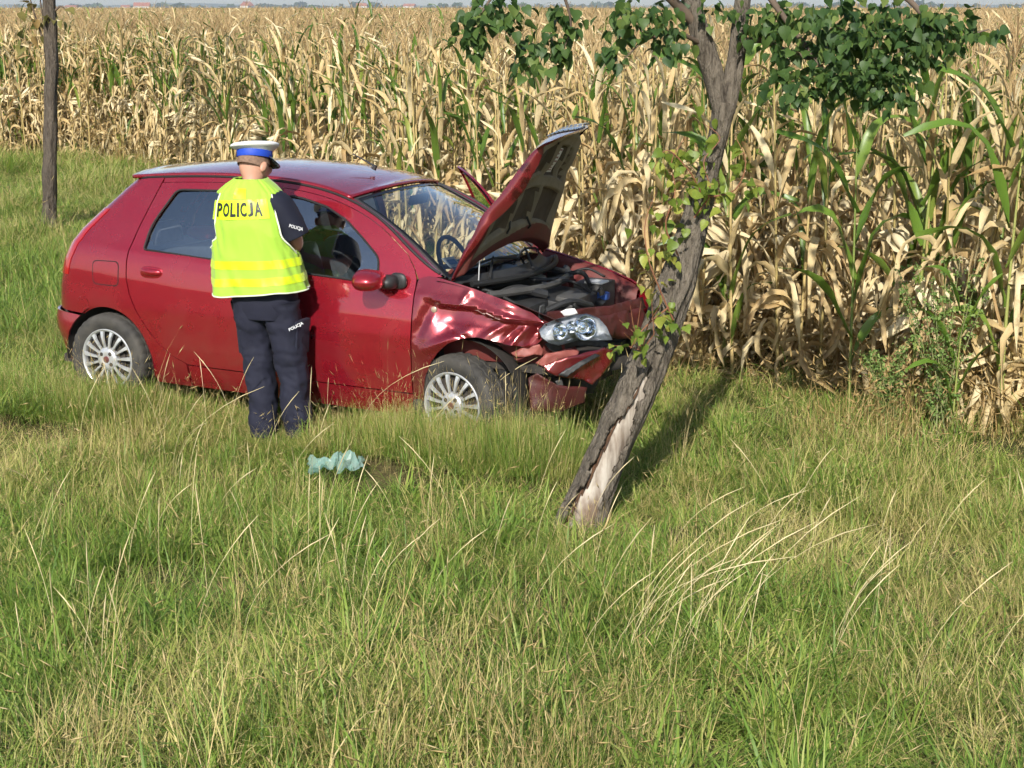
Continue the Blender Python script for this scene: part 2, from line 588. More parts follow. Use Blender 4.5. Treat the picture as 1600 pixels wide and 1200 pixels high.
for k in range(84):                                         # lush strip along the car and round the feet
    cx_ = rg.uniform(-3.25, .8); cy_ = -.98 + rg.normal(0, .06)
    px, py = CAR_POS[0] + cx_ * _cc - cy_ * _cs, CAR_POS[1] + cx_ * _cs + cy_ * _cc
    s = rg.uniform(.45, .7)
    P.append((px, py, terrain(px, py) - .01)); RO.append((0, 0, rg.uniform(0, 6.28))); SC.append((s, s, rg.uniform(.8, 1.2) * (1.2 if cx_ > -.5 else (1.0 if cx_ < -2.1 else .6)))); IX.append(int(rg.choice([0, 1, 2, 3, 4, 7, 9])))
for k in range(420):                                        # odd taller tufts, dead clumps and broad-bladed weeds break up the turf
    py = 3.8 + 14 * rg.uniform() ** 1.5; px = rg.uniform(-1, 1) * (.37 * py + .6)
    if px > float(edge_x(py)) or in_car(px, py, .1, .15) or math.hypot(px + 1.375, py - 8.7) < .45: continue
    dz = zone_dry(px, py)
    q = rg.uniform()
    ix = 18 + int(rg.integers(3)) if q < .08 + .22 * dz else (21 + int(rg.integers(3)) if q < .88 else 24 + int(rg.integers(2)))
    s = rg.uniform(.7, 1.25)
    P.append((px, py, terrain(px, py) - .01)); RO.append((rg.normal(0, .12), rg.normal(0, .12), rg.uniform(0, 6.28))); SC.append((s, s, s * rg.uniform(.8, 1.25))); IX.append(ix)
instancer('grass', P, RO, SC, IX, PATCH, 'tall green and straw coloured grass covering the verge', 'grass')
# ------------------------------------------------------------------ maize
m_dry = leaf_mat('dry_maize_leaf', [(0, (.33, .205, .085)), (.35, (.54, .39, .185)), (.7, (.67, .53, .29)), (1, (.79, .69, .45))], .30, .6, .2, per_obj=.35, spots=((.38, .26, .13), 5.))
m_grn = leaf_mat('green_maize_leaf', [(0, (.06, .125, .020)), (.5, (.125, .205, .032)), (.8, (.25, .31, .06)), (1, (.48, .42, .15))], .32, .38, .4, per_obj=.3)
m_stalk = leaf_mat('maize_stalk', [(0, (.22, .18, .06)), (.5, (.45, .34, .14)), (1, (.55, .42, .20))], .05, .5, .3, per_obj=.5)
m_gstalk = leaf_mat('green_maize_stalk', [(0, (.14, .20, .05)), (.5, (.26, .30, .08)), (1, (.40, .36, .14))], .08, .45, .3, per_obj=.5)
m_husk = leaf_mat('pale_maize_husk', [(0, (.55, .43, .24)), (.5, (.70, .58, .36)), (1, (.80, .70, .48))], .2, .6, .2, per_obj=.6)
m_tass = leaf_mat('maize_tassel', [(0, (.32, .21, .10)), (.5, (.46, .32, .16)), (1, (.58, .43, .23))], .15, .7, .1, per_obj=.6)

def leaf_geo(L, W, a0, a1, bend, twist, curl, seed, seg=8, wav=.012):
    """maize blade growing along +x from the origin: rises at a0, hangs at a1 past the bend point"""
    r = np.random.default_rng(seed)
    V, F, T = [], [], []
    x = z = 0.; y = 0.
    tint = r.uniform()
    side = r.normal(0, .25)
    ph = r.uniform(0, 6.28)
    for k in range(seg + 1):
        u = k / seg
        q = sstep(bend - .28, bend + .28, u)
        a = lerp(a0, a1, q)
        w = W * .5 * min(1, .35 + 3.2 * u) * (1 - max(0, (u - .35) / .65) ** 1.7) + .0015
        tw = twist * u + .25 * math.sin(ph + 5 * u)
        nx_, nz_ = -math.sin(a), math.cos(a)
        fold = lerp(.55, curl, u)                                 # half-angle of the V fold
        wv = wav * math.sin(ph + 9 * u)
        for sgn in (-1, 1):
            ly = sgn * w * math.cos(fold); ln = w * math.sin(fold) + sgn * wv
            yy = ly * math.cos(tw) - ln * math.sin(tw)
            nn = ly * math.sin(tw) + ln * math.cos(tw)
            V.append((x + nx_ * nn, y + yy, z + nz_ * nn)); T.append(tint)
            if sgn == -1:
                V.append((x, y, z)); T.append(tint)
        x += L / seg * math.cos(a); z += L / seg * math.sin(a); y += L / seg * side * u
    for k in range(seg):
        o = 3 * k
        F += [(o, o + 1, o + 4, o + 3), (o + 1, o + 2, o + 5, o + 4)]
    return V, F, T

def geo_mesh(name, parts, mats):
    """parts: list of (V,F,T,material index)"""
    V, F, T, M = [], [], [], []
    for v, f, tt, mi in parts:
        n = len(V)
        V += list(v); F += [tuple(i + n for i in q) for q in f]; T += list(tt); M += [mi] * len(f)
    me = new_mesh(name, V, F, mats, True, M)
    set_tint(me, T)
    return me

def single(name, g, mat):
    me = new_mesh(name, g[0], g[1], mat); set_tint(me, g[2]); return me

rl = np.random.default_rng(5)
DRY_G = [leaf_geo(rl.uniform(.5, .8), rl.uniform(.042, .068), rl.uniform(.7, 1.25), rl.uniform(-1.5, -1.1), rl.uniform(.15, .42), rl.normal(0, 1.5), rl.uniform(.5, 1.2), 100 + i, wav=.014) for i in range(10)]
DRYUP_G = [leaf_geo(rl.uniform(.5, .75), rl.uniform(.035, .06), rl.uniform(1.1, 1.4), rl.uniform(-.9, .6), rl.uniform(.4, .8), rl.normal(0, 1.2), rl.uniform(.5, 1.0), 130 + i) for i in range(6)]
GRN_G = [leaf_geo(rl.uniform(.65, .95), rl.uniform(.045, .065), rl.uniform(1.1, 1.4), rl.uniform(-.5, .8), rl.uniform(.45, .75), rl.normal(0, .5), .35, 160 + i, wav=.010) for i in range(8)]

def stalk_geo(h, seed, n=5):
    r = np.random.default_rng(seed)
    mb = MB()
    pts, rad = [], []
    bx, by = r.normal(0, .04), r.normal(0, .04)
    for k in range(9):
        u = k / 8
        pts.append((bx * u * u, by * u * u, h * u)); rad.append(lerp(.013, .005, u) * (1.15 if k % 2 else 1))
    mb.tube(pts, rad, n, cap=False)
    return mb.v, mb.f, [r.uniform()] * len(mb.v)
def ear_geo(seed, up=.6):
    """an ear in its dry husk: spindle with loose husk tongues"""
    r = np.random.default_rng(seed)
    mb = MB()
    prof = [(.006, 0), (.02, .02), (.031, .07), (.033, .12), (.026, .18), (.012, .225), (.003, .25)]
    mb.lathe(prof, 7, 'x')
    V, F = list(mb.v), list(mb.f)
    T = [r.uniform(.3, .9)] * len(V)
    for q in range(4):
        g = leaf_geo(r.uniform(.16, .26), .05, r.uniform(.0, .5), r.uniform(-.6, .2), .6, r.normal(0, .5), .7, seed * 7 + q, seg=4)
        ca, sa = math.cos(q * 1.6), math.sin(q * 1.6)
        n = len(V)
        V += [(x, (y * ca - (z + .028) * sa), (y * sa + (z + .028) * ca)) for x, y, z in g[0]]
        F += [tuple(i + n for i in f) for f in g[1]]; T += g[2]
    return V, F, T
def tassel_geo(seed):
    r = np.random.default_rng(seed)
    mb = MB()
    for q in range(7):
        a = r.uniform(0, 6.28); sp = r.uniform(.15, .55) if q else .03
        l = r.uniform(.14, .24)
        p0 = Vector((0, 0, .03 * q * .6))
        mb.tube([p0, p0 + Vector((math.cos(a) * sp * l * .7, math.sin(a) * sp * l * .7, l * .6)), p0 + Vector((math.cos(a) * sp * l * 1.5, math.sin(a) * sp * l * 1.5, l))], [.0022, .004, .0015], 3, cap=False)
    return mb.v, mb.f, [r.uniform()] * len(mb.v)

def xf(g, loc, rz, s=1., ry=0.):
    c, sn = math.cos(rz), math.sin(rz)
    cr, sr = math.cos(ry), math.sin(ry)
    out = []
    for x, y, z in g[0]:
        x, z = x * cr - z * sr, x * sr + z * cr
        out.append((loc[0] + s * (x * c - y * sn), loc[1] + s * (x * sn + y * c), loc[2] + s * z))
    return out, g[1], g[2]

STALK_H = 2.05
ST_G = [stalk_geo(STALK_H, 200 + i) for i in range(4)]
EAR_G = [ear_geo(220 + i) for i in range(4)]
TAS_G = [tassel_geo(240 + i) for i in range(4)]

def plan_plant(r, green, extra=0):
    """list of leaves: (kind, index, height, azimuth, scale)"""
    az = r.uniform(0, 6.28)
    out = []
    n = 12
    for k in range(n):
        u = k / (n - 1)
        h = lerp(.16, 1.98, u) + r.normal(0, .04)
        a = az + math.pi * k + r.normal(0, .45)
        g = r.uniform() < green * (1.25 if .3 < u < .9 else .6)
        if g: kd, ix = 'g', int(r.integers(8))
        elif u > .55 or r.uniform() < .2: kd, ix = 'u', int(r.integers(6))
        else: kd, ix = 'd', int(r.integers(10))
        s = (.8 if u < .2 else 1.) * (1 - .45 * max(0, (u - .6) / .4)) * r.uniform(.8, 1.15)
        out.append((kd, ix, h, a, s))
    for k in range(extra):
        out.append(('d', int(r.integers(10)), r.uniform(.25, 1.25), r.uniform(0, 6.28), r.uniform(.8, 1.2)))
    return out
BIG_G = [leaf_geo(rl.uniform(.75, 1.0), rl.uniform(.085, .112), rl.uniform(1.0, 1.3), rl.uniform(-.8, .7), rl.uniform(.45, .75), rl.choice([-1, 1]) * rl.uniform(.7, 1.5), .2, 180 + i, wav=.016) for i in range(8)]
KIND_G = {'G': BIG_G, 'g': GRN_G, 'u': DRYUP_G, 'd': DRY_G}

# -- the mass of the crop behind the first rows
FIELD_MATS = [m_dry, m_grn, m_stalk, m_husk, m_tass, m_gstalk]
def field_plant(seed, green):
    r = np.random.default_rng(seed)
    parts = [(*ST_G[seed % 4], 2 if green < .5 else 5)]
    for kd, ix, h, a, s in plan_plant(r, green, 3):
        parts.append((*xf(KIND_G[kd][ix], (0, 0, h), a, s), 1 if kd == 'g' else 0))
    if r.uniform() < .8:
        parts.append((*xf(EAR_G[seed % 4], (.01, 0, 1.0), r.uniform(0, 6.28), 1., r.uniform(-1.1, .9)), 3))
    parts.append((*xf(TAS_G[seed % 4], (0, 0, STALK_H - .02), 0), 4))
    return geo_mesh('maize_mass', parts, FIELD_MATS)
FP_G = []
def field_parts(seed, green):
    """one plant as arrays, for packing several into a piece of the crop"""
    me = field_plant(seed, green)
    nv = len(me.vertices)
    co = np.empty(nv * 3, np.float32); me.vertices.foreach_get('co', co)
    tn = np.empty(nv, np.float32); me.attributes['tint'].data.foreach_get('value', tn)
    out = (co.reshape(-1, 3), [tuple(p.vertices) for p in me.polygons], tn, [p.material_index for p in me.polygons])
    bpy.data.meshes.remove(me)
    return out
GREENS = [.08, .14, .22, .18, .28, .34, .42, .55, .10, .26]
FP_G = [field_parts(300 + i, g) for i, g in enumerate(GREENS)]
def crop_piece(name, w, n, kinds, seed, sxy=1.):
    r = np.random.default_rng(seed)
    V, F, T, M, n0 = [], [], [], [], 0
    for i in range(n):
        co, f, tn, mi = FP_G[int(r.choice(kinds))]
        rz = r.uniform(0, 6.283); s = r.uniform(.92, 1.08); c, sn = math.cos(rz) * s * sxy, math.sin(rz) * s * sxy
        ox, oy = r.uniform(-w / 2, w / 2, 2)
        lx, ly = r.normal(0, .05, 2)
        x, y, z = co[:, 0], co[:, 1], co[:, 2]
        V.append(np.c_[x * c - y * sn + ox + lx * z, x * sn + y * c + oy + ly * z, z * s])
        F += [tuple(j + n0 for j in q) for q in f]; T.append(np.clip(tn * .6 + .4 * r.uniform(), 0, 1)); M += mi
        n0 += len(co)
    me = new_mesh(name, np.concatenate(V), F, FIELD_MATS, True, M)
    set_tint(me, np.concatenate(T))
    return me
MASS = [crop_piece('crop_piece', 1.45, 18, [0, 1, 2, 3, 8, 9, 4], 600 + i) for i in range(5)]
MASS += [crop_piece('crop_piece', 1.45, 18, [2, 4, 5, 6, 7, 9, 3], 620 + i) for i in range(3)]
MASS += [crop_piece('crop_piece', 6., 44, range(10), 640 + i, 1.3) for i in range(3)]

rc = np.random.default_rng(17)
front, mass = [], []
# near part: true rows along the edge, 0.72 m apart
seg_pts = [(float(edge_x(y)), y) for y in np.arange(5.0, 46, .05)]
cum = [0.]
for (a, b) in zip(seg_pts[:-1], seg_pts[1:]): cum.append(cum[-1] + math.hypot(b[0] - a[0], b[1] - a[1]))
cand = []
for row in range(0, 3):
    off = .05 + .70 * row
    s_ = rc.uniform(0, .17)
    while s_ < cum[-1]:
        y = float(np.interp(s_, cum, [p[1] for p in seg_pts])); x = float(edge_x(y))
        dx = (float(edge_x(y + .3)) - float(edge_x(y - .3))); dy = .6
        l = math.hypot(dx, dy); nx_, ny_ = dy / l, -dx / l
        o2 = off + rc.normal(0, .08)
        px, py = x + nx_ * o2, y + ny_ * o2
        s_ += .165 * rc.uniform(.6, 1.4)
        if row == 0 and rc.uniform() < .18: continue
        if abs(px) > .385 * py + 2.5 or py < 4: continue
        cand.append((px, py, off))
for x, y, off in cand:
    ang = x / y
    vis = abs(ang) < .335
    dist = math.hypot(x, y)
    score = (math.exp(-off / 1.0) / dist) if vis else -1
    if -.18 < ang < .04 and 9 < y < 15 and off < .5: score *= .8
    front.append((score, x, y, off))
front.sort(reverse=True)
near300 = [f for f in front if f[0] > 0][:296]
thin = [f for f in front[len(near300):]]
P, RO, SC, IX = [], [], [], []
def add_mass(x, y, ix, s, w=1.):
    P.append((x, y, terrain(x, y) - .02)); RO.append((0, 0, rc.uniform(0, 6.28)))
    SC.append((s * w, s * w, s)); IX.append(ix)
SMALL = len(MASS)
MASS += [crop_piece('crop_piece', .12, 1, [0, 1, 2, 3, 4, 5, 8, 9], 660 + i) for i in range(10)]
for sc_, x, y, off in thin: add_mass(x, y, SMALL + int(rc.integers(10)), rc.uniform(.95, 1.08))
y = 4.0
while y < 75:
    hw = .385 * y + 3
    x = max(-hw, float(edge_x(y)) - 1)
    while x < hw:
        px, py = x + rc.normal(0, .2), y + rc.normal(0, .2)
        x += 1.4
        d = (px - float(edge_x(py))) * .87
        lim = 1.35 if py < 15 else 1.0
        if d < lim + .75: continue
        gp = nz(px, py, .16, 4.4)
        add_mass(px, py, int(rc.integers(5)) if gp < .18 else 5 + int(rc.integers(3)), rc.uniform(.95, 1.05))
    y += 1.4
for (y0, y1, st, w) in ((75, 230, 6.5, 1.), (230, 720, 17., 2.6)):
    y = y0
    while y < y1:
        hw = .39 * y
        x = max(-hw, float(edge_x(y)) + 4)
        while x < hw:
            add_mass(x + rc.normal(0, 1), y + rc.normal(0, 1), 8 + int(rc.integers(3)), rc.uniform(.96, 1.04), w)
            x += st
        y += st
instancer('maize_crop', P, RO, SC, IX, MASS, 'mass of ripening maize filling the field behind the front rows', 'maize crop')
print('maize mass', len(P))

# -- the plants that show largest, each one a thing of its own
m_fresh = leaf_mat('fresh_maize_leaf', [(0, (.075, .155, .020)), (.5, (.13, .225, .032)), (1, (.23, .32, .06))], .35, .36, .4, per_obj=.4)
LM = {'G': [single('leaf', g, m_fresh) for g in BIG_G], 'g': [single('leaf', g, m_grn) for g in GRN_G], 'u': [single('leaf', g, m_dry) for g in DRYUP_G], 'd': [single('leaf', g, m_dry) for g in DRY_G]}
SM = [[single('maize_plant', g, m) for g in ST_G] for m in (m_stalk, m_gstalk)]
EM = [single('ear', g, m_husk) for g in EAR_G]
TM = [single('tassel', g, m_tass) for g in TAS_G]
def maize(x, y, green, r, label, group, h=1.0, leaves=None, ear=.75, rz=None, lean=.05):
    root = link('maize_plant', SM[1 if green > .5 else 0][int(r.integers(4))], loc=(x, y, terrain(x, y) - .02), rot=(r.normal(0, lean), r.normal(0, lean), r.uniform(0, 6.28) if rz is None else rz), scale=h)
    tag(root, label, 'maize', group)
    for kd, ix, hh, a, s in (leaves or plan_plant(r, green, 5 if y < 14 else 1)):
        link('leaf', LM[kd][ix], root, (0, 0, hh), (0, 0, a), s)
    if r.uniform() < ear:
        link('ear', EM[int(r.integers(4))], root, (.012, 0, r.uniform(.8, 1.1)), (0, r.uniform(-.9, 1.1), r.uniform(0, 6.28)))
    if y < 14 and ear and r.uniform() < .5:
        link('ear', EM[int(r.integers(4))], root, (.012, 0, r.uniform(.6, 1.0)), (0, r.uniform(.2, 1.2), r.uniform(0, 6.28)), 1.25)
    link('tassel', TM[int(r.integers(4))], root, (0, 0, STALK_H - .02))
    return root
rm = np.random.default_rng(23)
for sc_, x, y, off in near300:
    ang = x / y
    g = float(rm.choice([.03, .06, .10, .16, .28, .5], p=[.12, .14, .19, .22, .20, .13]))
    if y < 14 and ang > .10: g = float(rm.choice([.04, .10, .2, .4], p=[.22, .28, .28, .22]))
    if ang > .115:
        lab, gr = 'dry maize plant in the front rows to the right of the leaning tree', 'maize right of the leaning tree'
    elif y < 16:
        lab, gr = 'dry maize plant in the front rows behind the red car', 'maize behind the red car'
    else:
        lab, gr = 'dry maize plant along the far field edge left of the red car', 'maize along the far field edge'
    maize(x, y, g, rm, lab, gr, rm.uniform(.95, 1.10))
# withered leaves hanging and lying about the feet of the front rows
P, RO, SC, IX = [], [], [], []
for k in range(1900):
    y = rm.uniform(7.5, 30) if k > 1000 else rm.uniform(8.2, 14.)
    x = float(edge_x(y)) + rm.uniform(-.12, 1.5)
    P.append((x, y, terrain(x, y) + rm.uniform(.0, .65) ** 1.3)); RO.append((rm.normal(0, .7), rm.normal(.4, .8), rm.uniform(0, 6.28))); s_ = rm.uniform(.6, 1.1); SC.append((s_, s_, s_)); IX.append(int(rm.integers(10)))
instancer('maize_litter', P, RO, SC, IX, LM['d'], 'withered maize leaves hanging and lying at the foot of the front rows', 'dead leaves')
# the few that stayed green
def arr(*q): return [tuple(z) for z in q]
maize(2.20, 9.72, 1., rm, 'fresh green maize plant with broad arching leaves right of the leaning tree', None, .86,
      arr(('G', 0, .35, .3, .8), ('G', 1, .55, 3.3, .95), ('G', 2, .80, .2, 1.1), ('G', 3, 1.0, 3.0, 1.1), ('G', 4, 1.25, .1, 1.15), ('G', 5, 1.5, 3.4, 1.1), ('G', 6, 1.75, .5, 1.0), ('G', 7, 1.95, 3.2, .8)), 0, 0, .02)
maize(2.98, 9.05, 1., rm, 'tall green maize plant with upright leaves at the right edge of the picture', None, .95,
      arr(('G', 3, .40, 2.8, .9), ('G', 4, .62, 6.0, 1.0), ('G', 6, .85, 2.6, 1.1), ('G', 1, 1.1, 5.8, 1.1), ('G', 2, 1.35, 2.9, 1.1), ('G', 0, 1.6, 6.1, 1.0), ('G', 5, 1.85, 3.3, .9)), 1, 0, .02)
maize(2.66, 8.95, 1., rm, 'short green maize plant with a drooping leaf beside the leafy weed', None, .50,
      arr(('G', 2, .30, 3.3, 1.2), ('G', 5, .55, .2, 1.3), ('G', 0, .9, 2.8, 1.3), ('G', 7, 1.2, 6.0, 1.2), ('G', 4, 1.6, 3.2, 1.1)), 0, 0, .02)
maize(2.62, 9.75, 1., rm, 'tall green maize plant behind the bushy weed', None, 1.02,
      arr(('G', 1, .5, 2.9, .9), ('G', 3, .8, 6.1, 1.0), ('G', 0, 1.05, 2.5, 1.1), ('G', 5, 1.3, 5.9, 1.05), ('G', 7, 1.55, 3.2, 1.0), ('G', 2, 1.8, .2, .9), ('G', 4, 1.95, 3.4, .8)), 1, 0, .02)
maize(1.52, 10.75, 1., rm, 'green maize plant between dry ones just right of the leaning trunk', None, 1.0,
      arr(('G', 2, .5, 2.9, .8), ('G', 6, .9, 6.1, .9), ('G', 4, 1.2, 2.6, 1.0), ('G', 1, 1.5, 5.9, 1.0), ('G', 5, 1.75, 3.2, .9), ('G', 0, 1.95, .3, .8)), 1, 0, .02)
# ------------------------------------------------------------------ trees
def bark_mat(name, dark, light, scale=9.):
    m, nt, out = mat_new(name)
    t = NT(nt)
    v = t.scaled(t.obj(), (1, 1, .28))
    n1 = t.noise(scale * 2.2, 6, .65, v, .6)
    n2 = t.noise(scale * 9, 4, .6, v)
    c = t.ramp(n1, [(.32, dark), (.52, tuple(lerp(a, b, .6) for a, b in zip(dark, light))), (.72, light)])
    c = t.mix(.35, c, t.ramp(n2, [(.3, dark), (.7, light)]))
    lich = t.ramp(t.noise(5., 5, .7, t.obj()), [(.60, (0, 0, 0)), (.72, (1, 1, 1))])
    c = t.mix(t.math('MULTIPLY', lich, .35), c, (.22, .21, .15))
    b = t.n('ShaderNodeBsdfPrincipled')
    t.l(c, b.inputs['Base Color'])
    b.inputs['Roughness'].default_value = .9
    b.inputs['Specular IOR Level'].default_value = .15
    h = t.math('ADD', n1, t.math('MULTIPLY', n2, .35))
    t.l(t.bump(h, 1., .05), b.inputs['Normal'])
    t.l(b.outputs[0], out.inputs['Surface'])
    return m
m_bark = bark_mat('grey_brown_bark', (.042, .033, .026), (.27, .23, .18), 13.)
m_bark2 = bark_mat('young_tree_bark', (.035, .027, .022), (.17, .14, .11), 10.)
m_twig = pbr('twig_bark', (.07, .05, .035), .8, var=(.14, .10, .07), vscale=12)
m_redtwig = pbr('red_brown_twig', (.16, .055, .03), .7, var=(.26, .12, .06), vscale=20)
m_wood, nt, out = mat_new('bare_weathered_wood')
t = NT(nt)
v = t.scaled(t.obj(), (1, 1, .10))
g1 = t.noise(26, 5, .6, v, .3)
g2 = t.noise(5, 4, .6, t.scaled(t.obj(), (1, 1, .4)))
c = t.ramp(g1, [(.3, (.12, .09, .065)), (.5, (.33, .285, .235)), (.7, (.52, .475, .41))])
c = t.mix(t.ramp(g2, [(.50, (0, 0, 0)), (.62, (1, 1, 1))]), c, (.15, .10, .065))
b = t.n('ShaderNodeBsdfPrincipled')
t.l(c, b.inputs['Base Color']); b.inputs['Roughness'].default_value = .75
t.l(t.bump(g1, .5, .008), b.inputs['Normal'])
t.l(b.outputs[0], out.inputs['Surface'])
m_rot = pbr('dark_rotten_wood', (.05, .03, .02), .95, var=(.12, .06, .03), vscale=18, bump=.5, bscale=50)
m_leaf = leaf_mat('dark_tree_leaf', [(0, (.022, .050, .015)), (.45, (.045, .092, .025)), (.8, (.09, .15, .035)), (1, (.20, .24, .06))], .36, .5, .3, per_obj=.4)
m_sprout = leaf_mat('light_sprout_leaf', [(0, (.09, .15, .02)), (.5, (.19, .26, .04)), (.8, (.36, .38, .07)), (1, (.50, .40, .10))], .4, .45, .35, per_obj=.45)
m_dryleaf = leaf_mat('browning_leaf', [(0, (.10, .12, .03)), (.6, (.22, .19, .06)), (1, (.36, .20, .08))], .3, .5, .3, per_obj=.45)

def trunk_geo(pts, rad, n=70, m=28, rough=.10, seed=0., knots=(), keep=None, lift=None, inset=0., fine=1.):
    C, Rr, U = smooth_path(pts, rad, n)
    V, F = [], []
    a_ = Vector((1, 0, 0))
    for i in range(n):
        t_ = Vector(C[min(i + 1, n - 1)] - C[max(i - 1, 0)]).normalized()
        a_ = (a_ - t_ * a_.dot(t_)).normalized()
        b_ = t_.cross(a_)
        for k in range(m):
            an = 2 * math.pi * k / m
            d = a_ * math.cos(an) + b_ * math.sin(an)
            r_ = Rr[i] - inset
            q = C[i] * 1.0
            rr = 1 + rough * (fbm(d.x * 1.6 + seed, d.y * 1.6, q[2] * 2.0) + fine * .65 * fbm(d.x * 5 + seed, d.y * 5, q[2] * 2.6 + 7) - fine * .28 * max(0, 1 - 6 * abs(mnoise.noise(Vector((d.x * 3.5 + seed, d.y * 3.5, q[2] * 2.2 + 3))))))
            for (ku, ka, kr, kh) in knots:
                dd = ((U[i] - ku) / kr) ** 2 + (math.remainder(an - ka, 2 * math.pi) / 1.0) ** 2
                rr += kh * math.exp(-dd)
            if lift: rr += lift(U[i], an) / max(.02, r_)
            V.append(Vector(C[i]) + d * r_ * rr)
    for i in range(n - 1):
        for k in range(m):
            k2 = (k + 1) % m
            if keep and not keep((U[i] + U[i + 1]) / 2, 2 * math.pi * (k + .5) / m): continue
            F.append((i * m + k, i * m + k2, (i + 1) * m + k2, (i + 1) * m + k))
    return V, F

def heart_leaf(size=.08, seed=0, w=.5):
    """heart-shaped leaf along +x, folded on the midrib, tip curved down; short stem"""
    r = np.random.default_rng(seed)
    out = [(.0, .02), (-.04, .26), (.10, .47), (.36, .50), (.66, .30), (1.0, .0)]
    V = [(0, 0, 0), (.35, 0, -.02), (.68, 0, -.07), (1.0, 0, -.2 + r.normal(0, .06))]
    fo = r.uniform(.15, .5)
    F = []
    for sg in (1, -1):
        b0 = len(V)
        for (x, y) in out[1:5]:
            V.append((x, sg * y * w * 2, abs(y) * fo - .16 * max(0, x - .3) + r.normal(0, .03)))
        q = [(0, b0, b0 + 1, 1), (1, b0 + 1, b0 + 2), (1, b0 + 2, b0 + 3, 2), (2, b0 + 3, 3)]
        F += [x if sg == 1 else tuple(reversed(x)) for x in q]
    s0 = len(V)
    V += [(0, .012, 0), (0, -.012, 0), (-.45, .008, .12), (-.45, -.008, .12)]
    F.append((s0, s0 + 1, s0 + 3, s0 + 2))
    return (np.array(V) + np.array([.45, 0, -.12])) * size, F
LEAF_V = [heart_leaf(1., 70 + i, w) for i, w in enumerate((.46, .5, .42, .48, .38))]

def leaf_rot(r, out, droop=.9):
    """euler for a leaf that hangs outwards: tip out and down, face up"""
    az = math.atan2(out.y, out.x) + r.normal(0, .7)
    return (r.normal(0, .6), r.normal(droop, .5), az)

def leaves_mesh(name, items, mat):
    V, F, T, n0 = [], [], [], 0
    for (p, e, s, ix, tn) in items:
        M = np.array(Euler(e).to_matrix())
        v, f = LEAF_V[ix]
        V.append((v * s) @ M.T + np.array(tuple(p)))
        F += [tuple(j + n0 for j in q) for q in f]
        T += [tn] * len(v); n0 += len(v)
    me = new_mesh(name, np.concatenate(V), F, mat)
    set_tint(me, T)
    return me
def leaf_single(mat, tints=(.15, .4, .65, .9)):
    out = []
    for v, f in LEAF_V:
        for tn in tints:
            me = new_mesh('leaf', v, f, mat); set_tint(me, [tn] * len(v)); out.append(me)
    return out

# ---- the leaning tree the car has hit
ltree = empty('leaning_tree', pix_at(905, 826, 7.25))
tag(ltree, 'leaning roadside tree with bark torn off its foot in front of the crashed car', 'tree')
LT0 = Vector(ltree.location)
def lt(u, v, y): return pix_at(u, v, y) - LT0
tr_pts = [lt(893, 860, 7.22), lt(912, 800, 7.25), lt(952, 705, 7.3), lt(1000, 595, 7.35), lt(1040, 490, 7.40), lt(1070, 400, 7.42), lt(1094, 320, 7.45), lt(1112, 250, 7.47), lt(1127, 195, 7.48), lt(1133, 160, 7.48)]
tr_rad = [.135, .110, .100, .096, .088, .077, .060, .050, .048, .055]
# window in the bark: faces the camera, wide at the foot, running out upwards
def win_c(u): return 4.72 + .25 * u
def win_w(u): return (.95 * (1 - u / .46) ** .7 + .30 * mnoise.noise(Vector((u * 16, 1.7, 0))) + .16 * mnoise.noise(Vector((u * 55, 5.7, 0)))) if u < .44 else 0
def keep_bark(u, a): return abs(math.remainder(a - win_c(u), 2 * math.pi)) > win_w(u)
def lift_bark(u, a):
    d = math.remainder(a - win_c(u), 2 * math.pi)
    e = abs(d) - win_w(u)
    if u < .40 and d < 0 and -.05 < e < .55: return .034 * (1 - max(0, e) / .55) * sstep(.42, .2, u) * 1.0
    return 0.
V, F = trunk_geo(tr_pts, tr_rad, 170, 72, .19, 2.0, ((.30, 3.6, .03, .16), (.55, 4.2, .02, .10), (.62, 5.2, .03, .14), (.80, 3.9, .02, .18), (.97, 4.7, .03, .12)), keep_bark, lift_bark)
trunk = mesh_obj('trunk', V, F, m_bark, ltree)
sm = trunk.modifiers.new('bark_thickness', 'SOLIDIFY'); sm.thickness = .016; sm.offset = -1
V, F = trunk_geo(tr_pts, tr_rad, 80, 32, .05, 5.0, (), lambda u, a: u < .5, None, .022, .5)
mesh_obj('bare_wood', V, F, m_wood, trunk, loc=(0, 0, 0))
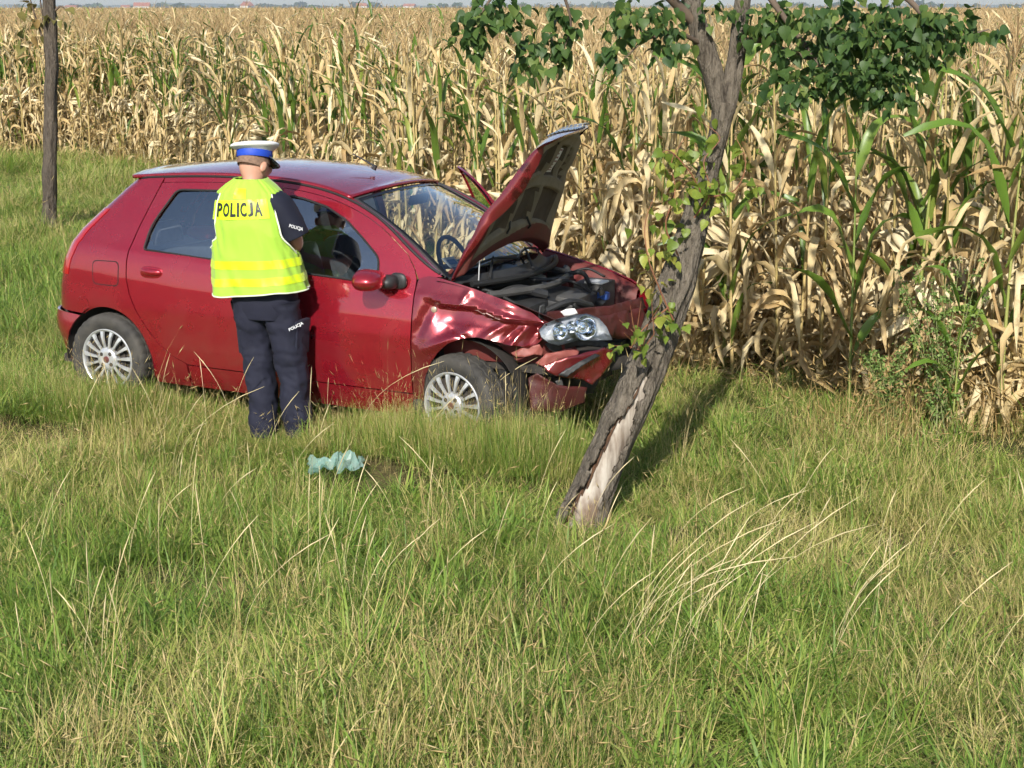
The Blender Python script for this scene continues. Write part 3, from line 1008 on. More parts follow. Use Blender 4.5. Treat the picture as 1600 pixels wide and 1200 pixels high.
# splinters and the dark split on the left edge of the wound
mb = MB()
C, Rr, U = smooth_path(tr_pts, tr_rad, 60)
for i in range(2, 22):
    a = win_c(U[i]) - win_w(U[i]) - .02
    d = Vector((math.cos(a), math.sin(a), 0))
    p = Vector(C[i]) + d * (Rr[i] - .012)
    p2 = Vector(C[i + 2]) + d * (Rr[i + 2] - .008)
    mb.tube([p, (p + p2) / 2 + d * .012, p2], [.004, .006, .003], 5)
mb.build('rotten_edge', m_rot, trunk)
branches = [
 ([(1130, 178, 7.48), (1113, 112, 7.5), (1096, 58, 7.5), (1080, 0, 7.5), (1062, -70, 7.5), (1030, -200, 7.45), (1000, -360, 7.4)], [.048, .050, .048, .044, .042, .034, .018]),
 ([(1134, 175, 7.48), (1150, 92, 7.5), (1157, 35, 7.5), (1166, -40, 7.52), (1190, -170, 7.6), (1230, -330, 7.7)], [.044, .042, .040, .036, .03, .014]),
 ([(1090, 40, 7.5), (1062, 12, 7.45), (1040, -10, 7.4), (960, -60, 7.3), (850, -70, 7.2), (790, -30, 7.15), (745, 30, 7.1)], [.026, .024, .022, .018, .013, .009, .004]),
 ([(1152, 70, 7.5), (1185, 62, 7.45), (1230, 80, 7.4), (1300, 96, 7.35), (1360, 80, 7.3), (1440, 70, 7.3)], [.020, .016, .012, .010, .007, .003]),
 ([(1160, -20, 7.5), (1230, -60, 7.4), (1330, -50, 7.3), (1420, 0, 7.25), (1480, 60, 7.2), (1545, 46, 7.2)], [.030, .026, .020, .014, .008, .003]),
 ([(1166, -60, 7.52), (1220, 20, 7.3), (1250, 60, 7.2), (1300, 120, 7.1), (1360, 150, 7.05)], [.018, .014, .011, .008, .003]),
 ([(1100, 70, 7.5), (1050, 52, 7.35), (1010, 62, 7.3), (975, 92, 7.25)], [.012, .009, .006, .002]),
 ([(850, -70, 7.2), (880, -10, 7.2), (892, 40, 7.2), (878, 85, 7.2)], [.010, .008, .005, .002]),
]
for pts, rad in branches:
    V, F = trunk_geo([lt(*p) for p in pts], rad, 36, 12, .08, pts[0][0] * .01)
    mesh_obj('branch', V, F, m_bark if rad[0] > .04 else m_twig, ltree)

rt = np.random.default_rng(31)
# foliage clusters: photo pixel centre, depth, half-size in pixels, leaf count
clus = [(770, 18, 7.1, 50, 34, 52), (735, 52, 7.1, 26, 28, 26), (845, 78, 7.2, 42, 34, 46), (880, 25, 7.2, 30, 30, 22), (1000, 25, 7.3, 58, 34, 62), (960, 80, 7.25, 20, 22, 10), (1045, 60, 7.3, 35, 25, 22),
        (1110, 10, 7.45, 40, 30, 14), (1200, 30, 7.35, 50, 40, 50), (1300, 40, 7.2, 80, 50, 130), (1400, 55, 7.15, 80, 55, 135), (1330, 110, 7.05, 70, 42, 90), (1250, 130, 7.1, 50, 26, 34), (1395, 130, 7.05, 45, 36, 45), (1470, 40, 7.15, 48, 42, 55), (1535, 48, 7.15, 40, 9, 9), (1225, 90, 7.2, 28, 26, 16)]
view_leaves, mass_leaves = [], []
for (u, v, y, ru, rv, n) in clus:
    for _ in range(int(n * 1.8)):
        while True:
            q = rt.uniform(-1, 1, 3)
            if q @ q < 1: break
        q = q * rt.uniform(.7, 1.35)
        p = lt(u + q[0] * ru, v + q[1] * rv, y + q[2] * max(ru, rv) / 330.)
        o = Vector((q[0], q[2] - .3, 0))
        it = (p, leaf_rot(rt, o), rt.uniform(.034, .068), int(rt.integers(5)), rt.uniform())
        view_leaves.append((y + q[2] * .2, it))
for _ in range(650):                                       # the crown above the frame
    q = rt.normal(0, 1, 3); q /= np.linalg.norm(q); q *= rt.uniform(.55, 1) ** .5
    c = lt(1080, -330, 7.45)
    p = Vector((c.x + q[0] * 1.15, c.y + q[1] * 1.0, c.z + .2 + q[2] * .85))
    if (p + LT0).z < 2.62: continue
    mass_leaves.append((p, leaf_rot(rt, Vector((q[0], q[1], 0))), rt.uniform(.06, .095), int(rt.integers(5)), rt.uniform()))
view_leaves.sort(key=lambda z: z[0])
N_CROWN = 125
crown = link('crown', leaves_mesh('crown', [i for _, i in view_leaves[N_CROWN:]] + mass_leaves, m_leaf), ltree)
crown['kind'] = 'stuff'
LS = leaf_single(m_leaf)
for _, (p, e, s, ix, tn) in view_leaves[:N_CROWN]:
    link('leaf', LS[ix * 4 + min(3, int(tn * 4))], crown, p, e, s)
# shoots climbing round the stem, with light leaves
LSP = leaf_single(m_sprout)
shoots = [[(1052, 500, 7.28), (1030, 450, 7.24), (1012, 400, 7.22), (1008, 350, 7.24), (1025, 300, 7.26)],
          [(1060, 400, 7.3), (1040, 350, 7.25), (1055, 300, 7.25), (1050, 250, 7.27), (1070, 215, 7.3)],
          [(1085, 340, 7.33), (1110, 300, 7.28), (1100, 250, 7.3), (1125, 215, 7.33), (1095, 190, 7.35)],
          [(1100, 310, 7.35), (1150, 295, 7.3), (1165, 250, 7.3), (1150, 215, 7.33)],
          [(1045, 480, 7.27), (1020, 500, 7.2), (1000, 520, 7.15), (985, 545, 7.1)],
          [(1095, 300, 7.35), (1075, 265, 7.3), (1040, 235, 7.3), (1020, 265, 7.3)]]
nsp = 0
for sh in shoots:
    C, Rr, U = smooth_path([lt(*p) for p in sh], np.linspace(.0045, .0015, len(sh)), 20)
    s_o = MB().tube([tuple(c) for c in C], list(Rr), 5).build('shoot', m_redtwig, ltree)
    for k in range(29):
        i = 1 + int(rt.integers(19))
        p = Vector(C[i]) + Vector(rt.normal(0, .042, 3))
        link('leaf', LSP[int(rt.integers(len(LSP)))], s_o, p, leaf_rot(rt, Vector(rt.normal(0, 1, 3)), .7), rt.uniform(.036, .066))
        nsp += 1
# the bunch of red-brown twigs by the headlight
for k, (u, v) in enumerate([(968, 500), (985, 478), (1002, 470), (1018, 468), (955, 540), (1030, 480), (975, 520)]):
    p0, p1 = lt(1003, 548, 7.22), lt(u, v, 7.12)
    md = (p0 + p1) / 2 + Vector(rt.normal(0, .02, 3))
    tw = MB().tube([p0, md, p1], [.004, .003, .0012], 5).build('twig', m_redtwig, ltree)
    if k in (0, 3, 4, 6):
        for q in range(3 if k == 4 else 1):
            link('leaf', LSP[8 + q], tw, p1 + Vector(rt.normal(0, .02, 3)), leaf_rot(rt, Vector((-1, -.5, 0)), .8), rt.uniform(.035, .05))

# ---- the straight young tree further along the verge
btree = empty('young_tree', pix_at(78, 356, 18.0))
tag(btree, 'straight slim grey tree trunk on the verge at the left edge', 'tree')
B0 = Vector(btree.location)
def bt(u, v): return pix_at(u, v, 18.0) - B0
V, F = trunk_geo([bt(76, 375), bt(77, 340), bt(78, 270), bt(79, 180), bt(80, 110), bt(79, 50), bt(76, 0), bt(74, -90), bt(76, -220)], [.125, .092, .080, .074, .071, .069, .066, .058, .03], 120, 28, .20, 9.,
                 ((.42, 4.7, .02, .16), (.52, 3.2, .02, .2), (.58, 5.6, .02, .22), (.60, 3.4, .02, .15), (.47, .6, .02, .2), (.3, 5.0, .02, .12)))
mesh_obj('trunk', V, F, m_bark2, btree)
for pts in ([(72, 75), (55, 25), (42, -20)], [(78, 60), (66, 20), (60, -30)], [(82, 20), (96, 10), (108, 24)]):
    mesh_obj('branch', *trunk_geo([bt(*p) for p in pts], [.016, .010, .004], 14, 6, .05), m_twig, btree)
LSD = leaf_single(m_dryleaf)
for (u, v) in [(40, 4), (46, 22), (40, 26), (62, 18), (66, 26), (72, 20), (84, 20), (88, 26), (92, 22), (50, 50), (44, 54), (40, 70), (36, 62), (60, 34), (52, 8), (58, 0), (70, 4), (46, 36), (34, 40), (30, 10), (98, 8), (104, 18), (62, 48), (48, 66)]:
    link('leaf', LSD[int(rt.integers(len(LSD)))], btree, bt(u, v) + Vector(rt.normal(0, .03, 3)), leaf_rot(rt, Vector(rt.normal(0, 1, 3)), .8), rt.uniform(.10, .15))
items = []
for _ in range(700):
    q = rt.normal(0, 1, 3); q /= np.linalg.norm(q); q *= rt.uniform(.3, 1) ** .5
    items.append((Vector((q[0] * 1.2, q[1] * 1.2, 4.0 + q[2] * 1.05)), leaf_rot(rt, Vector((q[0], q[1], 0))), rt.uniform(.08, .12), int(rt.integers(5)), rt.uniform()))
cr = link('crown', leaves_mesh('crown', items, m_leaf), btree)
cr['kind'] = 'stuff'
# ------------------------------------------------------------------ the crashed car
def paint_mat(name, base, dirt=.0, cr=.045):
    m, nt, out = mat_new(name)
    t = NT(nt)
    b = t.n('ShaderNodeBsdfPrincipled')
    fl = t.noise(900, 2, .5, t.obj())
    c = t.mix(t.ramp(fl, [(.35, (0, 0, 0)), (.7, (1, 1, 1))]), base, tuple(min(1, q * 1.35 + .01) for q in base))
    d1 = t.noise(3.2, 6, .65, t.obj(), .4)
    sep = t.n('ShaderNodeSeparateXYZ'); t.l(t.obj(), sep.inputs[0])
    low = t.n('ShaderNodeMapRange'); t.l(sep.outputs[2], low.inputs[0])
    low.inputs[1].default_value = .75; low.inputs[2].default_value = .15; low.inputs[3].default_value = dirt * .25; low.inputs[4].default_value = dirt
    msk = t.math('MULTIPLY', t.ramp(d1, [(.40, (0, 0, 0)), (.72, (1, 1, 1))]), low.outputs[0])
    c = t.mix(msk, c, (.20, .13, .09))
    t.l(c, b.inputs['Base Color'])
    b.inputs['Metallic'].default_value = .65
    b.inputs['Coat IOR'].default_value = 1.65
    t.l(t.math('ADD', t.math('MULTIPLY', msk, .5), .25), b.inputs['Roughness'])
    b.inputs['Coat Weight'].default_value = 1.
    t.l(t.math('ADD', t.math('MULTIPLY', msk, .6), cr), b.inputs['Coat Roughness'])
    t.l(b.outputs[0], out.inputs['Surface'])
    return m
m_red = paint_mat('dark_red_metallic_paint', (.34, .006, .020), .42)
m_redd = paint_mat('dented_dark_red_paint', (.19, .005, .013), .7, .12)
m_redin = pbr('dull_red_primer', (.13, .014, .014), .6, var=(.09, .03, .022), vscale=9, bump=.2)
m_blk = pbr('black_plastic', (.016, .016, .017), .5, var=(.03, .03, .03), vscale=14)
m_blkg = pbr('gloss_black', (.008, .008, .009), .12)
m_rub = pbr('black_rubber_seal', (.012, .012, .012), .65)
m_tyre = pbr('tyre_rubber', (.022, .021, .020), .8, var=(.075, .068, .058), vscale=7, bump=.3, bscale=120)
m_alu = pbr('silver_wheel_paint', (.62, .63, .64), .32, .55, var=(.50, .50, .50), vscale=10)
m_chrome = pbr('chrome_reflector', (.85, .87, .9), .06, 1.)
m_dirt = pbr('dusty_brown_underbody', (.19, .15, .09), .8, var=(.28, .235, .16), vscale=7, bump=.3, bscale=60)
m_dark = pbr('dark_grime', (.02, .018, .016), .85, var=(.05, .042, .035), vscale=12, bump=.3)
m_grey = pbr('grey_plastic', (.045, .044, .042), .55, var=(.075, .072, .068), vscale=9)
m_fab = pbr('grey_seat_fabric', (.07, .072, .08), .9, var=(.11, .11, .12), vscale=30, sheen=.3)
m_redfab = pbr('red_cloth', (.45, .05, .04), .85)
m_white = pbr('white_paint', (.78, .78, .76), .45)
m_blue = pbr('blue_plastic', (.05, .12, .42), .4)
m_steel = pbr('bare_steel', (.5, .5, .5), .35, .9)
def glass_mat(name, tint, f0=1.5, extra=.0, rough=0.):
    m, nt, out = mat_new(name)
    t = NT(nt)
    tr = t.n('ShaderNodeBsdfTransparent'); tr.inputs[0].default_value = (*tint, 1)
    gl = t.n('ShaderNodeBsdfGlossy'); gl.inputs['Roughness'].default_value = rough; gl.inputs['Color'].default_value = (1, 1, 1, 1)
    fr = t.n('ShaderNodeFresnel'); fr.inputs['IOR'].default_value = f0
    mx = t.n('ShaderNodeMixShader')
    t.l(t.math('MINIMUM', t.math('ADD', t.math('MULTIPLY', fr.outputs[0], 1.7), extra), 1.), mx.inputs[0])
    t.l(tr.outputs[0], mx.inputs[1]); t.l(gl.outputs[0], mx.inputs[2])
    t.l(mx.outputs[0], out.inputs['Surface'])
    return m
m_glass = glass_mat('side_window_glass', (.74, .84, .87), 1.52, .20)
m_wind = glass_mat('windscreen_glass', (.80, .86, .86), 1.5, .05)
m_lens = glass_mat('clear_lamp_lens', (.98, .99, 1.), 1.45, .03)

car = empty('red_car', CAR_POS, CAR_ROT)
tag(car, 'dark red hatchback with open buckled bonnet and crushed front, standing on the grass', 'car')
MC = Matrix.Translation(CAR_POS) @ Euler(CAR_ROT).to_matrix().to_4x4()
MCI = MC.inverted()
def cp(u, v, Y):
    """car-space point seen at a photo pixel, at lateral position Y"""
    o = MCI @ Vector((0, 0, CAMZ)); d = MCI.to_3x3() @ pix_ray(u, v)
    return o + d * ((Y - o.y) / d.y)

# ---- body surface: half width over height, with plan taper and a rounded rear corner
_zt = np.linspace(.05, 1.6, 800)
_w0 = np.interp(_zt, [.05, .16, .22, .30, .42, .55, .635, .66, .78, .88, .945, .965, 1.0, 1.10, 1.20, 1.30, 1.38, 1.44, 1.48, 1.6],
                [.70, .742, .772, .796, .817, .829, .8335, .8335, .824, .808, .792, .779, .764, .726, .683, .636, .594, .556, .530, .45])
_k = np.exp(-np.linspace(-2.5, 2.5, 21) ** 2 / 2); _k /= _k.sum()
_w = np.convolve(np.pad(_w0, 10, 'edge'), _k, 'valid')
def Wd(x, z):
    zz = z + .045 * (x + 1.2) * sstep(.6, .9, z)
    w = float(np.interp(zz, _zt, _w))
    if x > -.6: w -= .050 * (x + .6) ** 2
    if x < -1.6: w -= (.045 + .05 * sstep(.95, 1.35, z)) * (x + 1.6) ** 2
    return w
_xz = [.05, .40, .5, .6, .72, .89, 1.0, 1.08, 1.22, 1.35, 1.43, 1.6]
_xx = [-2.90, -2.95, -2.965, -2.965, -2.955, -2.915, -2.855, -2.80, -2.655, -2.51, -2.41, -2.2]
def xr(z): return float(np.interp(z, _xz, _xx))
def rr_(z): return float(np.interp(z, [.3, .9, 1.45], [.24, .21, .13]))
def surf(s, z):
    r_ = rr_(z); xc = xr(z) + r_
    if s >= xc: return Vector((s, -Wd(s, z), z))
    w = Wd(xc, z); th = (xc - s) / r_
    if th < math.pi / 2: return Vector((xc - r_ * math.sin(th), -(w - r_ * (1 - math.cos(th))), z))
    e = (th - math.pi / 2) * r_; y = w - r_ - e
    return Vector((xr(z) - .05 * (1 - (y / (w - r_)) ** 2), -y, z))
def surf_c(z):
    r_ = rr_(z); xc = xr(z) + r_
    return xc - r_ * math.pi / 2 - (Wd(xc, z) - r_)
def sh(z, k=1.05): return xr(z) + rr_(z) - rr_(z) * k     # hatch shut line

def rnd(pts, rad=.02, n=5):
    """polygon with rounded corners"""
    out = []
    m = len(pts)
    rads = rad if hasattr(rad, '__len__') else [rad] * m
    for i in range(m):
        p, a, b = Vector(pts[i]), Vector(pts[i - 1]), Vector(pts[(i + 1) % m])
        r_ = min(rads[i], .45 * (a - p).length, .45 * (b - p).length)
        if r_ < 1e-4: out.append(tuple(p)); continue
        q0, q1 = p + (a - p).normalized() * r_, p + (b - p).normalized() * r_
        for k in range(n + 1):
            u = k / n
            out.append(tuple(q0 * (1 - u) ** 2 + p * 2 * u * (1 - u) + q1 * u ** 2))
    return out

def panel(name, loops, mat, parent, out=0., disp=None, side=1, both=False, step=.035, zstep=.025, flange=.014, F=surf, inner=None):
    """sheet-metal panel: outlines in (s,z) filled, cut into a fine grid, laid on the body surface, edges turned in"""
    bm = bmesh.new()
    edges = []
    for lp in loops:
        vs = [bm.verts.new((p[0], p[1], 0)) for p in lp]
        edges += [bm.edges.new((vs[i], vs[(i + 1) % len(vs)])) for i in range(len(vs))]
    bmesh.ops.triangle_fill(bm, use_beauty=True, use_dissolve=False, edges=edges)
    allp = [p for lp in loops for p in lp]
    s0, s1 = min(p[0] for p in allp), max(p[0] for p in allp)
    z0, z1 = min(p[1] for p in allp), max(p[1] for p in allp)
    for ax, a, b, st in ((0, s0, s1, step), (1, z0, z1, zstep)):
        k = a + st * .5
        while k < b:
            co = (k, 0, 0) if ax == 0 else (0, k, 0)
            no = (1, 0, 0) if ax == 0 else (0, 1, 0)
            bmesh.ops.bisect_plane(bm, geom=bm.verts[:] + bm.edges[:] + bm.faces[:], plane_co=co, plane_no=no, dist=1e-5)
            k += st
    bmesh.ops.remove_doubles(bm, verts=bm.verts[:], dist=2e-4)
    for f in bm.faces:
        if f.normal.z < 0: f.normal_flip()
    def P0(s, z): return F(s, z)
    def N0(s, z):
        h = .004
        n = (F(s + h, z) - F(s - h, z)).cross(F(s, z + h) - F(s, z - h))
        return n.normalized()
    def P1(s, z):
        p = P0(s, z)
        q = out + (disp(s, z) if disp else 0)
        return p + N0(s, z) * q if q else p
    def N1(s, z):
        if not disp: return N0(s, z)
        h = .004
        return (P1(s + h, z) - P1(s - h, z)).cross(P1(s, z + h) - P1(s, z - h)).normalized()
    bm.verts.ensure_lookup_table(); bm.verts.index_update()
    uv = [(v.co.x, v.co.y) for v in bm.verts]
    pos = [P1(*q) for q in uv]; nor = [N1(*q) for q in uv]
    faces = [[v.index for v in f.verts] for f in bm.faces]
    bed = []
    for e in bm.edges:
        if len(e.link_faces) == 1:
            f = e.link_faces[0]
            for l in f.loops:
                if l.edge == e: bed.append((l.vert.index, l.link_loop_next.vert.index))
    bm.free()
    V = list(pos); NF = [[nor[i] for i in f] for f in faces]
    FF = [list(f) for f in faces]
    mi = [0] * len(FF)
    if flange:
        back = {}
        for a, b in bed:
            for i in (a, b):
                if i not in back:
                    back[i] = len(V); V.append(pos[i] - nor[i] * flange)
            q = [b, a, back[a], back[b]]
            n = (V[a] - V[b]).cross(V[back[a]] - V[b]).normalized()
            FF.append(q); NF.append([n] * 4); mi.append(0)
    if side < 0 or both:
        n0 = len(V) if both else 0
        V2 = [Vector((p.x, -p.y, p.z)) for p in V]
        F2 = [[i + n0 for i in reversed(f)] for f in FF]
        N2 = [[Vector((n.x, -n.y, n.z)) for n in reversed(q)] for q in NF]
        if both: V, FF, NF, mi = V + V2, FF + F2, NF + N2, mi + mi
        else: V, FF, NF = V2, F2, N2
    o = mesh_obj(name, V, FF, mat, parent, True, mi)
    try:
        o.data.normals_split_custom_set([tuple(n) for q in NF for n in q])
    except Exception as ex:
        print('normals', ex)
    return o

_re = ([-2.42, -2.40, -2.16, -1.9, -1.66, -1.3, -1.08, -.95, -.82, -.67, -.52, -.33, -.12, .0], [1.41, 1.417, 1.440, 1.458, 1.467, 1.462, 1.442, 1.420, 1.388, 1.335, 1.262, 1.120, 1.000, .97])
_rex = np.linspace(-2.42, 0, 240); _rez = np.convolve(np.pad(np.interp(_rex, *_re), 12, 'edge'), np.ones(25) / 25, 'valid')
def zre(x): return float(np.interp(x, _rex, _rez))
def arc(cx, cz, r_, a0, a1, n): return [(cx + r_ * math.cos(lerp(a0, a1, k / n)), cz + r_ * math.sin(lerp(a0, a1, k / n))) for k in range(n + 1)]

# shut line between rear door and quarter panel
DR = [(-1.86, .318), (-1.97, .365), (-2.06, .435), (-2.14, .52), (-2.215, .62), (-2.268, .72), (-2.295, .82), (-2.300, .92), (-2.292, 1.0), (-2.262, 1.12), (-2.218, 1.26), (-2.175, 1.385)]
G = .0045
q_loop = [(-2.165, zre(-2.165) - .004), (-2.28, zre(-2.28) - .004), (-2.365, 1.412)]
q_loop += [(sh(z), z) for z in np.linspace(1.40, .575, 34)]
q_loop += [(-2.80, .567), (-2.662, .560)]
q_loop += arc(-2.46, .29, .333, math.radians(126), math.radians(-14), 30)
q_loop += [(-2.125, .165), (-1.86, .165), (-1.86, .30)] + [(x - G, z - .001) for x, z in DR]
rear_win = rnd([(-2.182, 1.008), (-2.165, 1.15), (-2.035, 1.372), (-1.36, 1.402), (-1.325, .972)], [.02, .12, .04, .02, .02])
front_win = rnd([(-1.228, .966), (-1.228, 1.386), (-1.12, 1.375), (-.95, 1.338), (-.80, 1.272), (-.66, 1.175), (-.535, 1.078), (-.520, .940)], [.02, .03, .03, .03, .03, .03, .04, .03])
rd_loop = [(-1.845, .318)] + [(x + G, z) for x, z in DR[1:]] + [(x, zre(x) - .034) for x in np.linspace(-2.165, -1.283, 26)]
rd_loop += [(-1.279, 1.2), (-1.2765, .9), (-1.2765, .318)]
fd_loop = [(-1.2695, .318), (-1.2695, .9), (-1.272, 1.2)] + [(x, zre(x) - .034) for x in np.linspace(-1.276, -.36, 30)] + [(-.30, 1.035), (-.277, .985), (-.274, .93), (-.274, .318)]
rail_loop = [(x, zre(x) - .030) for x in np.linspace(-2.16, -.36, 44)] + [(-.30, 1.042), (-.268, .985)] + [(x, zre(x) - .004) for x in np.linspace(-.12, -2.16, 54)]
sill_loop = [(-1.852, .165), (-.285, .165), (-.272, .20), (-.272, .308), (-1.852, .308)]
bump_r = lambda s, z: .012 + .03 * math.exp(-((z - .47) / .10) ** 2) + .02 * math.exp(-((z - .3) / .12) ** 2)
bumper_loop = [(surf_c(z) + .002, z) for z in np.linspace(.56, .2, 8)] + [(-2.90, .2), (-2.84, .2), (-2.80, .26)] + [(-2.785, .31)] + arc(-2.46, .29, .333, math.radians(176), math.radians(128), 14) + [(-2.70, .556), (-2.82, .562)]
hatch_loop = [(sh(z, 1.08), z) for z in np.linspace(1.405, .575, 34)] + [(surf_c(z) + .0015, z) for z in np.linspace(.575, 1.405, 20)]
hwin = [(sh(z, 1.45), z) for z in np.linspace(1.36, 1.0, 12)] + [(surf_c(z) + .004, z) for z in np.linspace(1.0, 1.36, 10)]
tail_loop = [(sh(z, .30), z) for z in np.linspace(1.22, .80, 14)] + [(sh(z, 1.0), z) for z in np.linspace(.80, 1.22, 14)]

def cut_list(loop, seam):
    return loop
for sd in (1, -1):
    panel('quarter_panel', [q_loop], m_red, car, side=sd)
    panel('sill', [sill_loop], m_red, car, out=-.006, side=sd)
    panel('roof_rail', [rail_loop], m_red, car, out=-.003, side=sd, zstep=.02)
    panel('tail_light', [tail_loop], pbr('red_tail_lens', (.35, .01, .01), .12, coat=1.), car, out=.004, side=sd)
panel('rear_bumper', [bumper_loop], m_red, car, disp=bump_r, both=True)
hatch = panel('hatch', [hatch_loop, hwin], m_red, car, both=True)
panel('rear_window', [[(p[0] + (.01 if i < 12 else 0), p[1]) for i, p in enumerate(hwin)]], m_glass, hatch, out=-.006, both=True, flange=0)

def window_seal(name, loop, par, side, rad=.0065, off=.002, mat=None):
    mb = MB()
    pts = []
    for (s, z) in loop + loop[:1]:
        p = surf(s, z); pts.append((p.x, (p.y - off) * side, p.z))
    mb.tube(pts, rad, 6, cap=False)
    return mb.build(name, mat or m_rub, par)
def handle(par, s, z, side):
    p = surf(s, z)
    mb = MB()
    n, m = 18, 10
    def ell(cx, cz, rx, rz, ry, cy_, e=.72):
        v, f = [], []
        for i in range(m + 1):
            ph = -math.pi / 2 + math.pi * i / m
            for k in range(n):
                a = 2 * math.pi * k / n
                ca, sa = math.cos(a), math.sin(a)
                v.append((cx + rx * math.cos(ph) * math.copysign(abs(ca) ** e, ca), (cy_ - ry * math.sin(ph)) * side, cz + rz * math.cos(ph) * math.copysign(abs(sa) ** e, sa)))
        for i in range(m):
            for k in range(n):
                q = (i * n + k, i * n + (k + 1) % n, (i + 1) * n + (k + 1) % n, (i + 1) * n + k)
                f.append(q if side > 0 else q[::-1])
        return v, f
    h = mesh_obj('handle', *ell(p.x, p.z, .088, .040, .010, p.y), m_red, par)
    mesh_obj('handle_bar', *ell(p.x + .004, p.z + .008, .078, .024, .024, p.y - .004), m_red, h) if False else None
    v, f = ell(p.x + .002, p.z + .006, .076, .024, .024, p.y - .004)
    mesh_obj('handle', v, f, m_red, par)
    return h
def door(name, loop, win, side, par):
    d = panel(name, [loop, win], m_red, par, side=side, zstep=.02)
    panel('window', [[(lerp(sum(q[0] for q in win) / len(win), p[0], 1.015), lerp(sum(q[1] for q in win) / len(win), p[1], 1.015)) for p in win]], m_glass, d, out=-.009, side=side, flange=0, step=.06, zstep=.05)
    window_seal('window_seal', win, d, side)
    # inner trim
    lo = [(p[0], min(p[1], .94)) for p in loop]
    x0, x1 = min(p[0] for p in loop), max(p[0] for p in loop)
    panel('door_trim', [[(x0 + .14, .33), (x1 - .02, .33), (x1 - .02, .93), (x0 + .03 if x0 > -2 else x0 + .14, .93)]], m_grey, d, out=-.07, side=side, flange=0, step=.15, zstep=.1)
    return d
rd = door('door', rd_loop, rear_win, 1, car); handle(rd, -2.095, .872, 1)
fd = door('door', fd_loop, front_win, 1, car); handle(fd, -1.16, .855, 1)
rdf = door('door', rd_loop, rear_win, -1, car)
# far front door: swung open on its hinge
fo = door('door', fd_loop, front_win, -1, car)
hx, hy_ = -.27, .79
Mh = Matrix.Translation((hx, hy_, 0)) @ Matrix.Rotation(R(-50), 4, 'Z') @ Matrix.Translation((-hx, -hy_, 0))
fo.matrix_local = Mh
# door mouldings, fuel flap
fl = rnd([(-2.565, .765), (-2.572, .905), (-2.365, .915), (-2.362, .768)], .035)
flo = rnd([(-2.571, .759), (-2.578, .911), (-2.359, .921), (-2.356, .762)], .038)
panel('fuel_flap_gap', [flo], m_rub, car, out=.0010, flange=0, step=.03)
panel('fuel_flap', [fl], m_red, car, out=.0022, flange=.001, step=.03)
# roof
def roof_pt(u, v):
    x = lerp(-2.425 - .07 * (1 - u * u), -.815 + .075 * (1 - u * u), v)
    xe = min(max(x, -2.42), -.82)
    ze = zre(xe); ye = Wd(xe, ze) - .004
    cr = .050 * (1 - abs(u) ** 2.3) * (.55 + .45 * math.sin(math.pi * min(1, max(0, v)))) + (.018 * (1 - u * u) if v > .8 else 0) * (v - .8) / .2
    return Vector((x, u * ye, ze + cr))
nu, nv = 40, 60
V = [roof_pt(-1 + 2 * i / nu, j / nv) for j in range(nv + 1) for i in range(nu + 1)]
F = [(j * (nu + 1) + i, (j + 1) * (nu + 1) + i, (j + 1) * (nu + 1) + i + 1, j * (nu + 1) + i + 1) for j in range(nv) for i in range(nu)]
roof = mesh_obj('roof', V, [f[::-1] for f in F], m_red, car)
sm = roof.modifiers.new('thickness', 'SOLIDIFY'); sm.thickness = .02; sm.offset = -1
for sd in (-1, 1):
    pts = []
    for x in np.linspace(-2.40, -.14, 80):
        z = zre(x); p = surf(x, z - .002)
        pts.append((p.x, (p.y + .006) * sd, p.z + .003))
    MB().tube(pts, .0085, 6).build('roof_strip', m_rub, car)
    # hatch top spoiler edge
MB().tube([(-.98, 0, 1.515), (-.97, 0, 1.530), (-.985, 0, 1.538), (-1.13, 0, 1.60)], [.020, .016, .007, .003], 8).build('antenna', m_blk, car)
# windscreen
def wind_pt(u, v):
    """u -1 near .. 1 far, v 0 bottom .. 1 top"""
    xb = -.135 + .17 * (1 - abs(u) ** 2.0); zb = .985 + .0 * u
    yb = .655 * u
    q = roof_pt(u * .93, 1.0)
    bulge = .035 * math.sin(math.pi * v) * (1 - .3 * u * u)
    return Vector((lerp(xb, q.x + .004, v) + bulge * .5, lerp(yb, q.y, v), lerp(zb, q.z - .008, v) + bulge))
def grid_obj(name, fn, nu, nv, mat, par, flip=False, u0=-1, u1=1, v0=0, v1=1, thick=0):
    V = [fn(lerp(u0, u1, i / nu), lerp(v0, v1, j / nv)) for j in range(nv + 1) for i in range(nu + 1)]
    F = [(j * (nu + 1) + i, j * (nu + 1) + i + 1, (j + 1) * (nu + 1) + i + 1, (j + 1) * (nu + 1) + i) for j in range(nv) for i in range(nu)]
    o = mesh_obj(name, V, [f[::-1] for f in F] if flip else F, mat, par)
    if thick:
        sm = o.modifiers.new('thickness', 'SOLIDIFY'); sm.thickness = thick; sm.offset = -1
    return o
ws_ = grid_obj('windscreen', wind_pt, 24, 20, m_wind, car, u0=-.985, u1=.985, v0=.03, v1=.985)
